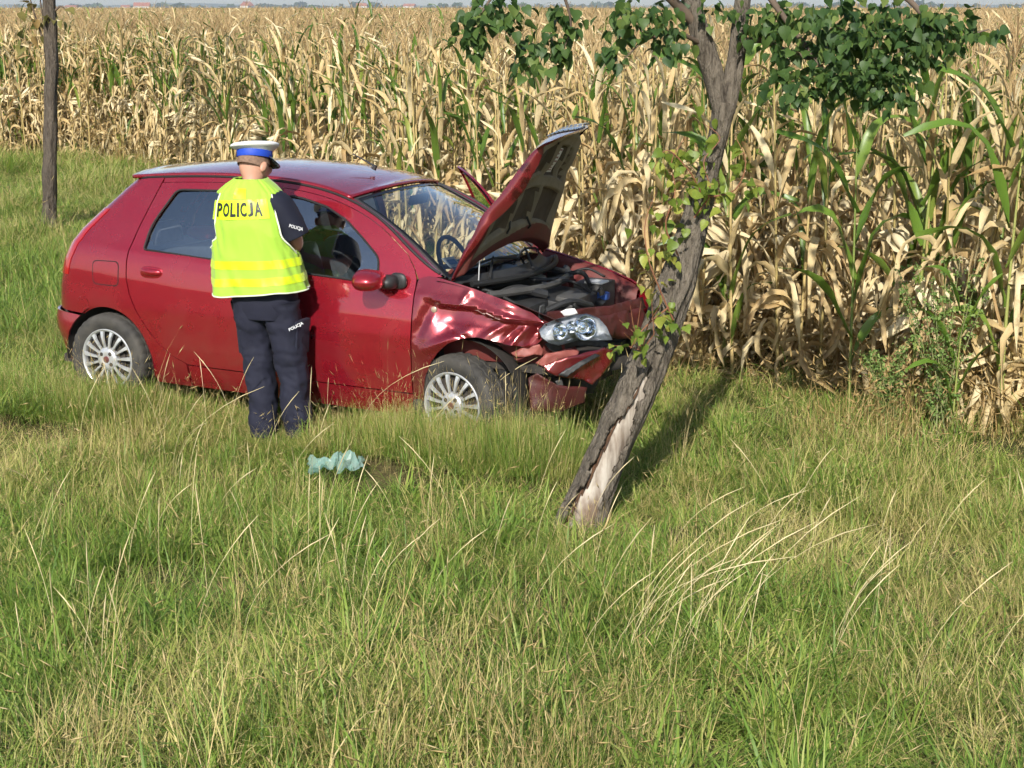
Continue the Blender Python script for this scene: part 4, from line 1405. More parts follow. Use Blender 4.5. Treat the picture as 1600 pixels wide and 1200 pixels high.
# black printed border of the screen
for (a, b, c, d) in ((-1, -.955, 0, 1), (.955, 1, 0, 1), (-.955, .955, .965, 1), (-.955, .955, 0, .06)):
    grid_obj('screen_border', lambda u, v: wind_pt(u, v) + Vector((.003, 0, .003)), 12, 12, m_blkg, ws_, u0=a, u1=b, v0=c, v1=d)
for sd in (-1, 1):                                          # seal and pillar skin beside the screen
    MB().tube([wind_pt(sd * 1.005, v) + Vector((.002, 0, .004)) for v in np.linspace(0, 1, 30)], .010, 6).build('screen_seal', m_rub, car)
    def pil(u, v):
        a = wind_pt(sd * 1.0, v); x = lerp(-.135, -.84, v)
        p = surf(x, zre(x) - .004); b = Vector((p.x, p.y * -sd, p.z))
        return a.lerp(b, u) + Vector((0, 0, .012 * math.sin(math.pi * u)))
    grid_obj('pillar', pil, 4, 30, m_red, car, flip=(sd > 0), u0=0, u1=1)
# inspection sticker low in the near corner of the screen
st = grid_obj('sticker', lambda u, v: wind_pt(u, v) + Vector((-.004, 0, -.004)), 3, 3, m_white, ws_, u0=-.86, u1=-.72, v0=.10, v1=.20)
grid_obj('sticker', lambda u, v: wind_pt(u, v) + Vector((-.002, 0, -.002)), 3, 3, pbr('sticker_blue', (.12, .25, .5), .5), ws_, u0=-.835, u1=-.745, v0=.125, v1=.175)

# ---- front wing, dented
def _seg(s, z, a, b):
    """signed distance to a segment, and how far along it"""
    ax, az, bx, bz = *a, *b
    dx, dz = bx - ax, bz - az; l = math.hypot(dx, dz)
    t_ = ((s - ax) * dx + (z - az) * dz) / (l * l)
    tc = min(1, max(0, t_))
    return math.hypot(s - ax - dx * tc, z - az - dz * tc), tc
FOLDS = [((.17, .69), (.27, .77), .030, .018), ((.27, .67), (.35, .78), .026, -.020), ((.33, .66), (.41, .78), .026, .024), ((.40, .66), (.46, .77), .024, -.020), ((-.235, .66), (-.17, .86), .045, -.020),
         ((.03, .885), (.055, .93), .022, .012), ((-.20, .58), (.06, .715), .040, .018), ((.10, .905), (.47, .80), .028, -.010), ((-.02, .72), (.10, .66), .022, -.012)]
def wing_disp(s, z):
    d = 0.
    for a, b, w, h in FOLDS:
        q, t_ = _seg(s, z, a, b)
        if q < w * 1.6:
            e = q / w
            d += h * (math.exp(-e * e * 1.2) * .5 + max(0, 1 - e) * .5) * (math.sin(math.pi * min(1, max(0, .08 + .84 * t_))) ** .5)
    zr = .868 - .135 * (s + .06) + .010 * math.sin(s * 17)              # sharp crease; the sheet is caved in below it
    A = sstep(-.24, -.02, s)
    q = zr - z
    if q > 0: d -= .066 * A * sstep(0, .028, q) * (1 - sstep(.05, .24, q) * .85)
    else: d += .014 * A * math.exp(q / .03)
    k = sstep(-.22, .15, s) * sstep(.99, .90, z + .15 * max(0, s))
    d += k * (.005 * mnoise.noise(Vector((s * 7 + z * 4, z * 9, 1.3))) + .0018 * mnoise.noise(Vector((s * 22, z * 26, 4.1))))
    d += -.10 * sstep(.25, .54, s) ** 1.5
    return d
wing_loop = [(-.267, .25), (-.267, .95), (-.262, .985), (-.20, 1.005), (-.12, .995), (0, .972), (.10, .951), (.19, .928), (.28, .905), (.36, .884), (.43, .858), (.475, .83), (.51, .79), (.505, .745), (.485, .705), (.46, .672), (.42, .654), (.38, .657), (.30, .662), (.21, .680), (.13, .690), (.04, .677), (-.04, .640), (-.10, .585), (-.15, .515), (-.185, .43), (-.20, .36), (-.212, .25)]
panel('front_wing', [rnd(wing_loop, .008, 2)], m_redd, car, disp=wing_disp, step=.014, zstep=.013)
wl2 = [(-.267, .25), (-.267, .985), (-.20, 1.005), (-.12, .995), (0, .972), (.19, .928), (.36, .884), (.50, .835), (.62, .76), (.64, .70), (.60, .62), (.36, .60)] + arc(0, .29, .335, R(58), R(178), 20) + [(-.335 + .12, .25)]
wl2 = [(-.267, .25), (-.267, .985), (-.20, 1.005), (-.12, .995), (0, .972), (.19, .928), (.36, .884), (.50, .835), (.62, .76), (.64, .70), (.60, .62), (.38, .58)] + arc(0, .29, .335, R(45), R(165), 20)[::1] + [(-.33, .26)][:0]
wl2 = wl2[:-1] + [(-.25, .30)] if False else [p for p in wl2 if p[0] > -.2675]
panel('front_wing', [wl2], m_red, car, side=-1, step=.05, zstep=.05)
rp = surf(-.15, .82)
MB().lathe([(.0, -.012), (.010, -.011), (.0175, -.006), (.0185, 0)], 14, 'y', (rp.x, rp.y + wing_disp(-.15, .82) * -1, rp.z)).build('indicator_lamp', pbr('smoked_amber_lens', (.35, .28, .2), .2, coat=1.), car)
# scraped bright edge where the paint cracked
for (a, b) in (((.02, .862), (.07, .885)), ((.10, .842), (.24, .815)), ((.17, .800), (.27, .808))):
    pts = []
    for k in range(8):
        s, z = lerp(a[0], b[0], k / 7), lerp(a[1], b[1], k / 7) + .006 * math.sin(k * 1.9)
        h = .004
        n = (surf(s + h, z) - surf(s - h, z)).cross(surf(s, z + h) - surf(s, z - h)).normalized()
        pts.append(surf(s, z) + n * (wing_disp(s, z) + .001))
    MB().tube(pts, [.0006, .0016, .0026, .0016, .003, .002, .0012, .0006], 5, flat=.6).build('scrape', pbr('scraped_primer', (.62, .45, .42), .5), car)

# ---- mirror
def blob(name, c, rad, mat, par, e=.8, taper=0., n=24, m=16, rot=None):
    v, f = [], []
    Mr = Euler(rot).to_matrix() if rot else Matrix.Identity(3)
    for i in range(m + 1):
        ph = -math.pi / 2 + math.pi * i / m
        for k in range(n):
            a = 2 * math.pi * k / n
            cx = math.copysign(abs(math.sin(ph)) ** e, math.sin(ph)); rr = abs(math.cos(ph)) ** e
            p = Vector((rad[0] * cx, rad[1] * rr * math.cos(a), rad[2] * rr * math.sin(a) * (1 + taper * cx)))
            v.append(Vector(c) + Mr @ p)
    for i in range(m):
        for k in range(n):
            f.append((i * n + k, i * n + (k + 1) % n, (i + 1) * n + (k + 1) % n, (i + 1) * n + k))
    return mesh_obj(name, v, [q[::-1] for q in f], mat, par)
for sd in (1, -1):
    par = fd if sd == 1 else fo
    if sd < 0: continue
    mr = blob('mirror', (-.475, -.945 * sd, .985), (.085, .125, .062), m_red, par, .75, -.15, rot=(0, 0, .12 * sd))
    blob('mirror_arm', (-.41, -.835 * sd, .965), (.05, .075, .042), m_blk, par, .75)
    blob('mirror_base', (-.375, -.788 * sd, .968), (.055, .018, .048), m_blk, par, .8)

# ---- wheels
def wheel(loc, steer, out_sign):
    w = empty('wheel', loc, (0, 0, steer), car)
    n = 96
    prof = [(.186, -.058), (.196, -.076), (.215, -.085), (.245, -.090), (.268, -.086), (.281, -.076), (.2885, -.060), (.2905, -.036), (.2835, -.034), (.2835, -.028), (.291, -.026), (.291, .026), (.2835, .028), (.2835, .034), (.2905, .036), (.2885, .060), (.281, .076), (.268, .086), (.245, .09), (.2, .08), (.186, .06)]
    mb = MB()
    v, f = [], []
    for j, (r_, h) in enumerate(prof):
        for k in range(n):
            rr = r_ - (.007 if (k % 3 == 0 and r_ > .279) else 0)
            a = 2 * math.pi * (k + (.5 if abs(h) > .04 else 0)) / n
            v.append((rr * math.cos(a), h * out_sign, rr * math.sin(a)))
    for j in range(len(prof) - 1):
        for k in range(n):
            q = (j * n + k, j * n + (k + 1) % n, (j + 1) * n + (k + 1) % n, (j + 1) * n + k)
            f.append(q if out_sign > 0 else q[::-1])
    sharp(mesh_obj('tyre', v, f, m_tyre, w), 30)
    mb = MB()
    o = -out_sign                                           # outward is -y on the near side
    s = lambda h: h * out_sign
    mb.lathe([(.194, s(-.070)), (.1955, s(-.078)), (.191, s(-.083)), (.183, s(-.080)), (.177, s(-.070)), (.174, s(-.05))], 64, 'y')
    mb.lathe([(.078, s(-.05)), (.077, s(-.070)), (.071, s(-.080)), (.055, s(-.086)), (.030, s(-.088)), (.026, s(-.086)), (0.0001, s(-.086))], 40, 'y')
    for k in range(15):
        a = 2 * math.pi * k / 15 + .1
        ca, sa = math.cos(a), math.sin(a)
        V = []
        for (r_, hw, h) in ((.068, .0075, -.079), (.105, .0085, -.083), (.145, .0115, -.084), (.181, .0155, -.076)):
            for (q, dh) in ((-1, .012), (-.72, 0), (.72, 0), (1, .012)):
                x, z = r_, q * hw
                V.append((x * ca - z * sa, s(h + dh), x * sa + z * ca))
        Fq = []
        for i in range(3):
            for q in range(3): Fq.append((i * 4 + q, i * 4 + q + 1, (i + 1) * 4 + q + 1, (i + 1) * 4 + q))
        mb.add(V, Fq)
    rim = mb.build('rim', m_alu, w); sharp(rim, 50)
    mb = MB()
    for k in range(4):
        a = math.pi / 4 + k * math.pi / 2 + .1
        mb.lathe([(.0130, s(-.080)), (.0130, s(-.0875)), (.010, s(-.0885)), (.0001, s(-.0870))], 12, 'y', (.047 * math.cos(a), 0, .047 * math.sin(a)))
    mb.build('wheel_bolts', m_dark, w)
    MB().lathe([(.022, s(-.085)), (.021, s(-.0895)), (.015, s(-.091)), (.0001, s(-.0912))], 20, 'y').build('hub_badge', pbr('dark_red_badge', (.16, .06, .06), .3, .4), w)
    mb = MB()
    mb.lathe([(.186, s(.05)), (.184, s(-.045)), (.03, s(-.02)), (.001, s(-.02))], 40, 'y')
    mb.lathe([(.125, s(-.035)), (.125, s(-.05)), (.05, s(-.05))], 40, 'y')
    mb.build('brake_disc', m_dark, w)
    return w
wheel((-2.46, -.735, .288), 0, 1)
wheel((0.0, -.735, .280), R(-9), 1)
wheel((-2.46, .735, .288), 0, -1)
wheel((0.0, .735, .288), R(-9), -1)

# ---- wheel wells, floor, interior shell
mb = MB()
mb.box((-1.25, 0, .235), (3.3, 1.40, .05))
mb.box((-2.93, 0, .42), (.06, 1.2, .40))
mb.build('underbody', m_dark, car)
for (cx, sd, r_) in ((-2.46, 1, .335), (-2.46, -1, .335), (.02, 1, .36), (.02, -1, .345)):
    V, F = [], []
    pts = arc(cx, .30, r_, R(-8), R(188), 20)
    for (x, z) in pts: V += [(x, -.795 * sd if cx < -1 else -.74 * sd, z), (x, -.46 * sd, z)]
    V += [(cx, -.46 * sd, .25)]
    for i in range(20): F.append((2 * i, 2 * i + 1, 2 * i + 3, 2 * i + 2)); F.append((2 * i + 1, len(V) - 1, 2 * i + 3))
    mesh_obj('wheel_well', V, F, m_dark, car)
mb = MB(); mb.box((-1.3, 0, .30), (2.4, 1.36, .03)).build('cabin_floor', m_fab, car)
def seat(x, y, par=car):
    s = empty('seat', (x, y, .30), (0, 0, 0), par)
    MB().box((.02, 0, .16), (.50, .50, .16), (0, -.08, 0)).build('cushion', m_fab, s, bevel=.04)
    MB().box((-.29, 0, .46), (.13, .48, .60), (0, -.30, 0)).build('backrest', m_fab, s, bevel=.045)
    MB().box((-.415, 0, .86), (.09, .27, .17), (0, -.28, 0)).build('headrest', m_fab, s, bevel=.035)
    MB().tube([(-.37, -.05, .72), (-.41, -.05, .83)], .006, 6).tube([(-.37, .05, .72), (-.41, .05, .83)], .006, 6).build('headrest_post', m_steel, s)
seat(-1.0, -.36); seat(-1.0, .36)
rs = empty('rear_seat', (-1.95, 0, .30), (0, 0, 0), car)
MB().box((.08, 0, .15), (.48, 1.22, .16), (0, -.08, 0)).build('cushion', m_fab, rs, bevel=.04)
MB().box((-.24, 0, .42), (.13, 1.22, .52), (0, -.32, 0)).build('backrest', m_fab, rs, bevel=.045)
for y in (-.36, .36): MB().box((-.36, y, .76), (.08, .26, .15), (0, -.28, 0)).build('headrest', m_fab, rs, bevel=.03)
MB().box((-2.52, 0, .92), (.36, 1.1, .02)).build('parcel_shelf', m_fab, car)
MB().tube([(-2.02, .58, 1.32), (-1.96, .56, 1.15), (-1.90, .52, .95), (-1.85, .45, .75)], .018, 6, flat=.2).build('seat_belt', m_redfab, car)
blob('red_cushion', (-2.38, .20, .985), (.16, .10, .05), m_redfab, car)
def dash(u, v):
    a = v * math.pi * .75
    x = -.16 - .30 * v + .06 * (1 - u * u); z = .93 + .03 * math.sin(a * 1.3) - .34 * max(0, v - .62) ** 1.2 * 2.2
    return Vector((x, u * .66, z))
grid_obj('dashboard', dash, 20, 16, m_blk, car)
sw = MB()
sw.tube([(0, .185 * math.cos(a), .185 * math.sin(a)) for a in np.linspace(0, 2 * math.pi, 37)], .015, 8, cap=False)
sw.tube([(0, -.18, 0), (-.01, 0, 0), (0, .18, 0)], [.014, .03, .014], 8).tube([(-.01, 0, 0), (0, 0, -.18)], [.03, .014], 8)
sw.build('steering_wheel', m_blk, car, loc=(-.58, .36, .90), rot=(0, -.45, 0))
MB().box((-.66, 0, 1.345), (.03, .22, .06), (0, .2, 0)).build('rear_view_mirror', m_blk, car, bevel=.012)

# ---- bonnet, open
_hb = ([0, .2, .45, .7, .86, .93, 1.0], [0, .05, .15, .24, .31, .385, .52], [0, .20, .45, .66, .80, .85, .865])
def hood_pt(a, b, off=0.):
    def raw(a, b):
        bb = b * (1 - .10 * abs(a) ** 3)
        kx = np.interp(a, [-1, -.6, 0, 1], [1.60, 1.34, 1.0, .80])
        kz = np.interp(a, [-1, 0, 1], [1.0, 1.0, .97])
        dx = float(np.interp(bb, _hbx, _hdx)) * float(kx); dz = float(np.interp(bb, _hbx, _hdz)) * float(kz)
        arch_ = .145 * (1 - a * a) * max(0., 1 - bb) ** 1.5
        xb = -.125 + .05 * (1 - a * a) + .30 * arch_
        crown = -.030 * abs(a) ** 3
        buck = .022 * math.exp(-((b - .52 - .1 * a) / .09) ** 2) + .010 * mnoise.noise(Vector((a * 2.2, b * 3, .4)))
        y = a * lerp(.665, .60, b)
        p = Vector((xb + dx, y, .985 + dz + .92 * arch_))
        return p + Vector((-.86, 0, .5)) * (crown + buck)
    p = raw(a, b)
    if off:
        h = .01
        n = (raw(a, b + h) - raw(a, b - h)).cross(raw(a + h, b) - raw(a - h, b)).normalized()
        p = p + n * off
    return p
_hbx = np.linspace(0, 1, 120)
_sm = lambda y: np.convolve(np.pad(np.interp(_hbx, _hb[0], y), 8, 'reflect', reflect_type='odd'), np.ones(17) / 17, 'valid')
_hdx, _hdz = _sm(_hb[1]), _sm(_hb[2])
_t = (hood_pt(0, .51) - hood_pt(0, .5)).cross(hood_pt(.01, .5) - hood_pt(0, .5))
HS = 1 if _t.x > 0 else -1                                 # offset sign that points to the underside
def in_trap(a, b, q, soft=.03):
    """soft membership in a quad (a0l,a0r at b0; a1l,a1r at b1)"""
    b0, b1, l0, r0, l1, r1 = q
    t_ = (b - b0) / (b1 - b0)
    if t_ < -.2 or t_ > 1.2: return 0
    l, r_ = lerp(l0, l1, t_), lerp(r0, r1, t_)
    m = min((b - b0) * 1.0, (b1 - b) * 1.0, (a - l) * .66, (r_ - a) * .66)
    return sstep(0, soft, m)
REC = [(.17, .50, -.86, -.40, -.80, -.34), (.17, .44, -.32, .10, -.28, .14), (.50, .80, .16, .50, .20, .52), (.17, .44, .20, .82, .22, .80), (.56, .84, -.76, .06, -.62, .08), (.50, .80, .58, .84, .58, .74)]
def under(a, b):
    rib = max(in_trap(a, b, q) for q in REC)
    e = min(sstep(1.0, .93, abs(a)), sstep(0, .05, b), sstep(.95, .90, b))
    return HS * (.008 + e * lerp(.044, .008, rib))
m_recess = pbr('brown_bonnet_pad', (.075, .055, .034), .9, var=(.12, .09, .058), vscale=9, bump=.3, bscale=60)
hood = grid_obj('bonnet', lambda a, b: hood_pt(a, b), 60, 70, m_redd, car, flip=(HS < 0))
inn = grid_obj('bonnet_frame', lambda a, b: hood_pt(a, b, under(a, b)), 90, 110, [m_dirt, m_redin, m_recess], hood, flip=(HS > 0), u0=-.985, u1=.985, v0=.004, v1=.985)
mi = []
for p in inn.data.polygons:
    i = p.index; b = (i // 90) / 110; a = -1 + 2 * (i % 90) / 90
    mi.append(1 if (b < .13 + .03 * math.sin(a * 3) or abs(a) > .95) else (2 if max(in_trap(a, b, q) for q in REC) > .5 else 0))
inn.data.polygons.foreach_set('material_index', mi)
V, F = [], []                                               # folded edge all round
rim_pts = [(-1, b) for b in np.linspace(0, 1, 50)] + [(a, 1) for a in np.linspace(-1, 1, 40)[1:]] + [(1, b) for b in np.linspace(1, 0, 50)[1:]]
for (a, b) in rim_pts:
    V += [hood_pt(a, b), hood_pt(a * .975, b * .985 + .002, HS * .016)]
F = [(2 * i, 2 * i + 1, 2 * i + 3, 2 * i + 2) for i in range(len(rim_pts) - 1)]
mesh_obj('bonnet_edge', V, F, m_redd, hood)
# near side skirt of the bonnet, bent down
def skirt(u, v):
    p = hood_pt(-1, v); q = hood_pt(-1, v, HS * 1.)
    n = (q - p)
    return p + n * (u * float(np.interp(v, [0, .15, .45, .7, .88, 1], [.01, .03, .075, .095, .07, .02]))) + Vector((0, -.012 * math.sin(math.pi * u) , 0))
grid_obj('bonnet_skirt', skirt, 6, 50, m_redd, hood, u0=0, u1=1, v0=.02, v1=.93)
# paper label on the underside
lb = grid_obj('label', lambda a, b: hood_pt(a, b, under(a, b) + HS * .014), 10, 10, pbr('label_paper', (.78, .76, .72), .6), hood, flip=(HS > 0), u0=.22, u1=.44, v0=.54, v1=.76)
for k in range(7):
    b = .56 + .03 * k
    grid_obj('label_print', lambda a, q: hood_pt(a, q, under(a, q) + HS * .0155), 8, 2, pbr('label_ink', (.30, .16, .14), .6), hood, flip=(HS > 0), u0=.24, u1=.42 - .03 * (k % 3), v0=b, v1=b + .014)
# grille bars in the nose of the bonnet
for k in range(7):
    b = .895 + .015 * k
    MB().tube([hood_pt(a, b, -HS * .008) for a in np.linspace(-.62, .62, 24)], .0045, 5).build('grille_bar', m_chrome, hood)
for a in np.linspace(-.6, .6, 25):
    MB().tube([hood_pt(a, b, -HS * .006) for b in np.linspace(.893, .988, 6)], .004, 5).build('grille_bar', m_steel, hood)
grid_obj('grille_back', lambda a, b: hood_pt(a, b, -HS * .003), 20, 6, m_blk, hood, flip=(HS < 0), u0=-.64, u1=.64, v0=.888, v1=.992)
MB().tube([hood_pt(-.35, .24, HS * .05), hood_pt(-.37, .20, HS * .07), hood_pt(-.35, .15, HS * .06)], .006, 6).tube([hood_pt(.05, .22, HS * .05), hood_pt(.09, .16, HS * .08), hood_pt(.14, .13, HS * .06)], .007, 6).build('bonnet_hose', m_blk, hood)
MB().tube([hood_pt(-.35, .90, HS * .03), hood_pt(-.30, .87, HS * .06), hood_pt(-.26, .9, HS * .03)], .006, 6).build('bonnet_catch', m_blk, hood)
pr0, pr1 = cp(749, 366, -.45), cp(747, 455, -.50)
MB().tube([pr0, (pr0 + pr1) / 2 + Vector((.004, 0, 0)), pr1], .0045, 6).build('prop_rod', m_steel, car)
for sd in (-1, 1):
    MB().tube([(-.19, sd * .60, .93), (-.16, sd * .60, .985), (-.12, sd * .60, 1.03)], [.012, .014, .010], 6).build('bonnet_hinge', m_redin, car)

# ---- engine bay
def bay(u, v): return Vector((lerp(-.12, .58, v), u * lerp(.60, .58, v), .58))
mb = MB()
mb.box((.22, 0, .50), (.78, 1.20, .05)); mb.box((-.17, 0, .72), (.05, 1.24, .46))
mb.build('engine_bay', m_dark, car)
for sd in (-1, 1):                                          # inner wings
    V = []
    for x in np.linspace(-.15, .56, 15):
        zt = float(np.interp(x, [-.12, 0, .19, .36, .52, .6], [.985, .965, .92, .876, .81, .77])); w = Wd(x, min(zt, .9)) - .02
        if sd < 0 and x > .25: w -= .10 * (x - .25) / .3
        V += [(x, sd * w, zt), (x, sd * (w - .055), zt - .012), (x, sd * (w - .075), zt - .06), (x, sd * (w - .12), .52)]
    F = []
    for i in range(14):
        for k in range(3): F.append((4 * i + k, 4 * i + k + 1, 4 * i + k + 5, 4 * i + k + 4))
    mesh_obj('inner_wing', V, F, m_redin, car)
    MB().lathe([(.13, -.12), (.12, .0), (.10, .022), (.05, .03), (.001, .032)], 24, 'z', (.02, sd * .52, .80)).build('strut_tower', m_redin, car)
# cowl: black plastic tray under the screen, wipers
def cowl(u, v):
    p = wind_pt(u, 0)
    return Vector((p.x + .01 + .10 * v, p.y * .99, p.z + .005 - .035 * math.sin(math.pi * v * .9) - .012 * v))
grid_obj('cowl', cowl, 30, 8, m_blk, car)
MB().tube([Vector((cowl(u, 1.0))) + Vector((.02, 0, -.01)) for u in np.linspace(-.95, .97, 30)], .018, 8).build('cowl_seal', m_rub, car)
MB().tube([Vector((cowl(u, 1.0))) + Vector((.10 + .03 * math.cos(u * 2), 0, -.07)) for u in np.linspace(-.9, .9, 30)], .022, 8).build('bulkhead_trim', m_grey, car)
for (u0, u1) in ((-.75, .02), (-.02, .72)):
    pts = [wind_pt(lerp(u0, u1, k / 10), .045 + .05 * math.sin(math.pi * k / 10)) + Vector((.02, 0, .018)) for k in range(11)]
    MB().tube(pts, .008, 5).tube([pts[5] + Vector((0, 0, .012)), cowl(u0 + .1, .6) + Vector((0, 0, .02))], [.006, .010], 5).build('wiper', m_blk, car)
def bb(name, c, size, mat, rot=None, bev=.02): return MB().box(c, size, rot).build(name, mat, car, bevel=bev)
e1 = cp(900, 452, .05)
bb('engine_cover', (.28, .02, .775), (.36, .46, .13), m_blk, (.02, .10, .05), .03)
bb('engine_cover', (.40, -.03, .80), (.13, .30, .10), m_grey, (0, .14, .05), .02)
bb('air_box', (.18, -.30, .77), (.26, .24, .14), m_blk, (.05, .05, -.1), .03)
bb('battery', (.36, .43, .775), (.19, .24, .17), m_grey, None, .01)
bb('battery_label', (.40, .36, .868), (.12, .12, .012), m_white, None, .003)
bb('fluid_bottle', (.46, .33, .79), (.07, .06, .05), m_blue, None, .015)
bb('coolant_tank', (.02, .26, .83), (.14, .16, .12), pbr('milky_plastic', (.45, .43, .38), .5), (0, 0, .2), .03)
bb('fuse_box', (.10, .50, .86), (.14, .12, .06), m_blk, None, .01)
for k, (a, b, c, r_) in enumerate((((-.10, -.40, .86), (.05, -.15, .90), (.10, .15, .86), .024), ((.0, -.48, .80), (.16, -.34, .90), (.30, -.2, .86), .028), ((.15, .2, .88), (.30, .34, .92), (.42, .2, .87), .014),
                                   ((-.08, .1, .88), (.06, .34, .93), (.2, .46, .89), .016), ((.3, -.38, .76), (.44, -.2, .83), (.50, .02, .78), .020), ((-.1, -.5, .9), (.08, -.52, .91), (.22, -.46, .84), .010),
                                   ((.18, .42, .89), (.28, .5, .92), (.40, .5, .88), .008), ((.05, 0, .9), (.2, .1, .9), (.26, .3, .9), .011), ((.22, -.12, .87), (.34, .1, .90), (.46, .12, .84), .009))):
    C, _, _ = smooth_path([Vector(a), Vector(b), Vector(c)], [1, 1, 1], 14)
    MB().tube([tuple(q) for q in C], r_, 8).build('hose', (m_rub, m_blk, m_rub)[k % 3], car)
rb = np.random.default_rng(8)
for k in range(34):
    p = (rb.uniform(-.1, .5), rb.uniform(-.5, .55), rb.uniform(.70, .83))
    bb('engine_fitting', p, tuple(rb.uniform(.02, .07, 3)), (m_blk, m_grey, m_dark, m_steel, m_redin)[int(rb.choice(5, p=[.35, .25, .25, .08, .07]))], tuple(rb.normal(0, .3, 3)), .005)

# ---- wrecked front: torn sheet pieces, each with its own depth
def sheet(name, pts, mat, thick=.006, crump=.012, seed=0, par=car, bulge=.0, sub=3, freq=7.):
    """crumpled sheet from corner points (photo column, row, lateral position in the car)"""
    P3 = [cp(*p) for p in pts]
    c = sum(P3, Vector()) / len(P3)
    n = Vector()
    for i in range(len(P3)): n += (P3[i] - c).cross(P3[(i + 1) % len(P3)] - c)
    n.normalize()
    bm = bmesh.new()
    vs = [bm.verts.new(p) for p in P3]
    ed = [bm.edges.new((vs[i], vs[(i + 1) % len(vs)])) for i in range(len(vs))]
    bmesh.ops.triangle_fill(bm, use_beauty=True, edges=ed)
    for _ in range(sub):
        bmesh.ops.subdivide_edges(bm, edges=[e for e in bm.edges if e.calc_length() > .018], cuts=1, use_grid_fill=False)
        bmesh.ops.triangulate(bm, faces=bm.faces[:])
        bmesh.ops.beautify_fill(bm, faces=bm.faces[:], edges=[e for e in bm.edges if len(e.link_faces) == 2])
    cam_l = MCI @ Vector((0, 0, CAMZ))
    if n.dot(cam_l - c) < 0: n = -n
    R_ = max((p - c).length for p in P3)
    for v in bm.verts:
        q = v.co * freq + Vector((seed, seed * 2.3, 0))
        d = crump * (1 - 2 * abs(mnoise.noise(q))) + crump * .5 * mnoise.noise(q * 2.7)
        e = (v.co - c).length / R_
        v.co = v.co + n * (d + bulge * (1 - e * e)) + Vector((0, 0, 1)) * crump * .35 * mnoise.noise(q * 1.7 + Vector((9, 3, 1)))
    for f in bm.faces:
        if f.normal.dot(n) < 0: f.normal_flip()
    o = bm_obj(name, bm, mat, par)
    sm = o.modifiers.new('thickness', 'SOLIDIFY'); sm.thickness = thick; sm.offset = -1
    return o
m_pink = pbr('pale_red_plastic_inside', (.30, .09, .075), .55, var=(.20, .055, .045), vscale=12)
m_brn = pbr('dusty_red_plastic', (.075, .012, .011), .5, var=(.045, .016, .013), vscale=8, bump=.2)
sheet('slam_panel', [(836, 494, -.60), (856, 487, -.52), (909, 482, -.22), (950, 478, .05), (1004, 464, .50), (1007, 482, .50), (961, 493, .08), (909, 498, -.22), (872, 512, -.48), (846, 510, -.58)], m_brn, .012, .012, 1)
sheet('torn_panel', [(925, 496, -.15), (1003, 480, .42), (1006, 512, .40), (985, 530, .25), (955, 528, .0), (938, 505, -.1)], m_brn, .006, .02, 2)
sheet('radiator', [(900, 500, .0), (1000, 488, .50), (1000, 570, .46), (905, 590, -.02)], m_dark, .03, .004, 3)
sheet('front_bumper', [(846, 571, -.66), (866, 562, -.62), (888, 555, -.56), (918, 548, -.44), (943, 541, -.32), (957, 546, -.25), (954, 564, -.26), (936, 584, -.36), (920, 600, -.44), (906, 592, -.48), (884, 590, -.56), (864, 586, -.62), (852, 580, -.66)], m_redd, .006, .014, 4, bulge=.03)
sheet('bumper_strip', [(871, 586, -.64), (905, 566, -.545), (930, 553, -.43), (938, 556, -.41), (915, 569, -.53), (884, 590, -.615)], m_blk, .012, .004, 5, bulge=.02)
sheet('torn_bumper_skin', [(798, 551, -.70), (815, 544, -.70), (843, 538, -.66), (850, 548, -.63), (847, 556, -.64), (835, 553, -.67), (819, 558, -.70), (806, 557, -.71)], m_pink, .005, .010, 6)
sheet('torn_bumper_skin', [(836, 566, -.62), (852, 552, -.6), (880, 545, -.52), (905, 548, -.44), (900, 556, -.46), (872, 562, -.55), (850, 574, -.61)], m_pink, .005, .022, 7)
sheet('torn_bumper_skin', [(880, 546, -.50), (898, 541, -.45), (905, 551, -.44), (888, 558, -.5)], m_redin, .005, .016, 8)
sheet('lower_bumper', [(824, 590, -.64), (838, 583, -.64), (869, 600, -.58), (917, 605, -.42), (913, 628, -.42), (880, 640, -.52), (846, 642, -.62), (828, 640, -.65)], m_brn, .006, .012, 9, bulge=.02)
sheet('wheel_arch_liner', [(772, 548, -.60), (800, 550, -.58), (842, 556, -.52), (838, 600, -.5), (830, 640, -.5), (790, 640, -.55), (782, 600, -.58)], m_blk, .006, .008, 10)
sheet('bumper_bracket', [(842, 553, -.55), (905, 556, -.35), (935, 580, -.2), (925, 612, -.2), (860, 612, -.5), (842, 590, -.55)], m_dark, .02, .03, 11)
sheet('lamp_bezel', [(851, 537, -.60), (875, 530, -.54), (909, 530, -.42), (940, 532, -.33), (957, 538, -.28), (945, 543, -.32), (905, 541, -.44), (880, 546, -.52), (866, 552, -.57), (858, 546, -.60)], m_blk, .006, .008, 12)
sheet('paint_flake', [(876, 487, -.50), (885, 483, -.46), (898, 482, -.42), (903, 490, -.40), (893, 493, -.43), (882, 494, -.47)], m_white, .003, .004, 13)
sheet('torn_bracket', [(840, 497, -.62), (842, 478, -.60), (850, 475, -.58), (853, 485, -.57), (848, 492, -.58), (852, 500, -.58)], m_blk, .008, .012, 14)
sheet('torn_panel', [(838, 512, -.66), (846, 506, -.62), (865, 511, -.52), (850, 526, -.60), (840, 530, -.66)], m_redd, .006, .014, 15)
sheet('torn_clip', [(868, 596, -.6), (878, 592, -.57), (880, 603, -.56), (872, 606, -.58)], m_grey, .006, .008, 16)
# far corner of the front bumper, still on the car
def fbump(u, v):
    y = lerp(.30, .79, u); x = .74 - .16 * u ** 2.2 + .012 * math.sin(u * 9 + v * 5) - .05 * (1 - u)
    return Vector((x + .035 * math.sin(math.pi * v), y, lerp(.24, .58, v)))
grid_obj('front_bumper', fbump, 20, 14, m_redd, car, u0=0, u1=1, thick=.006)

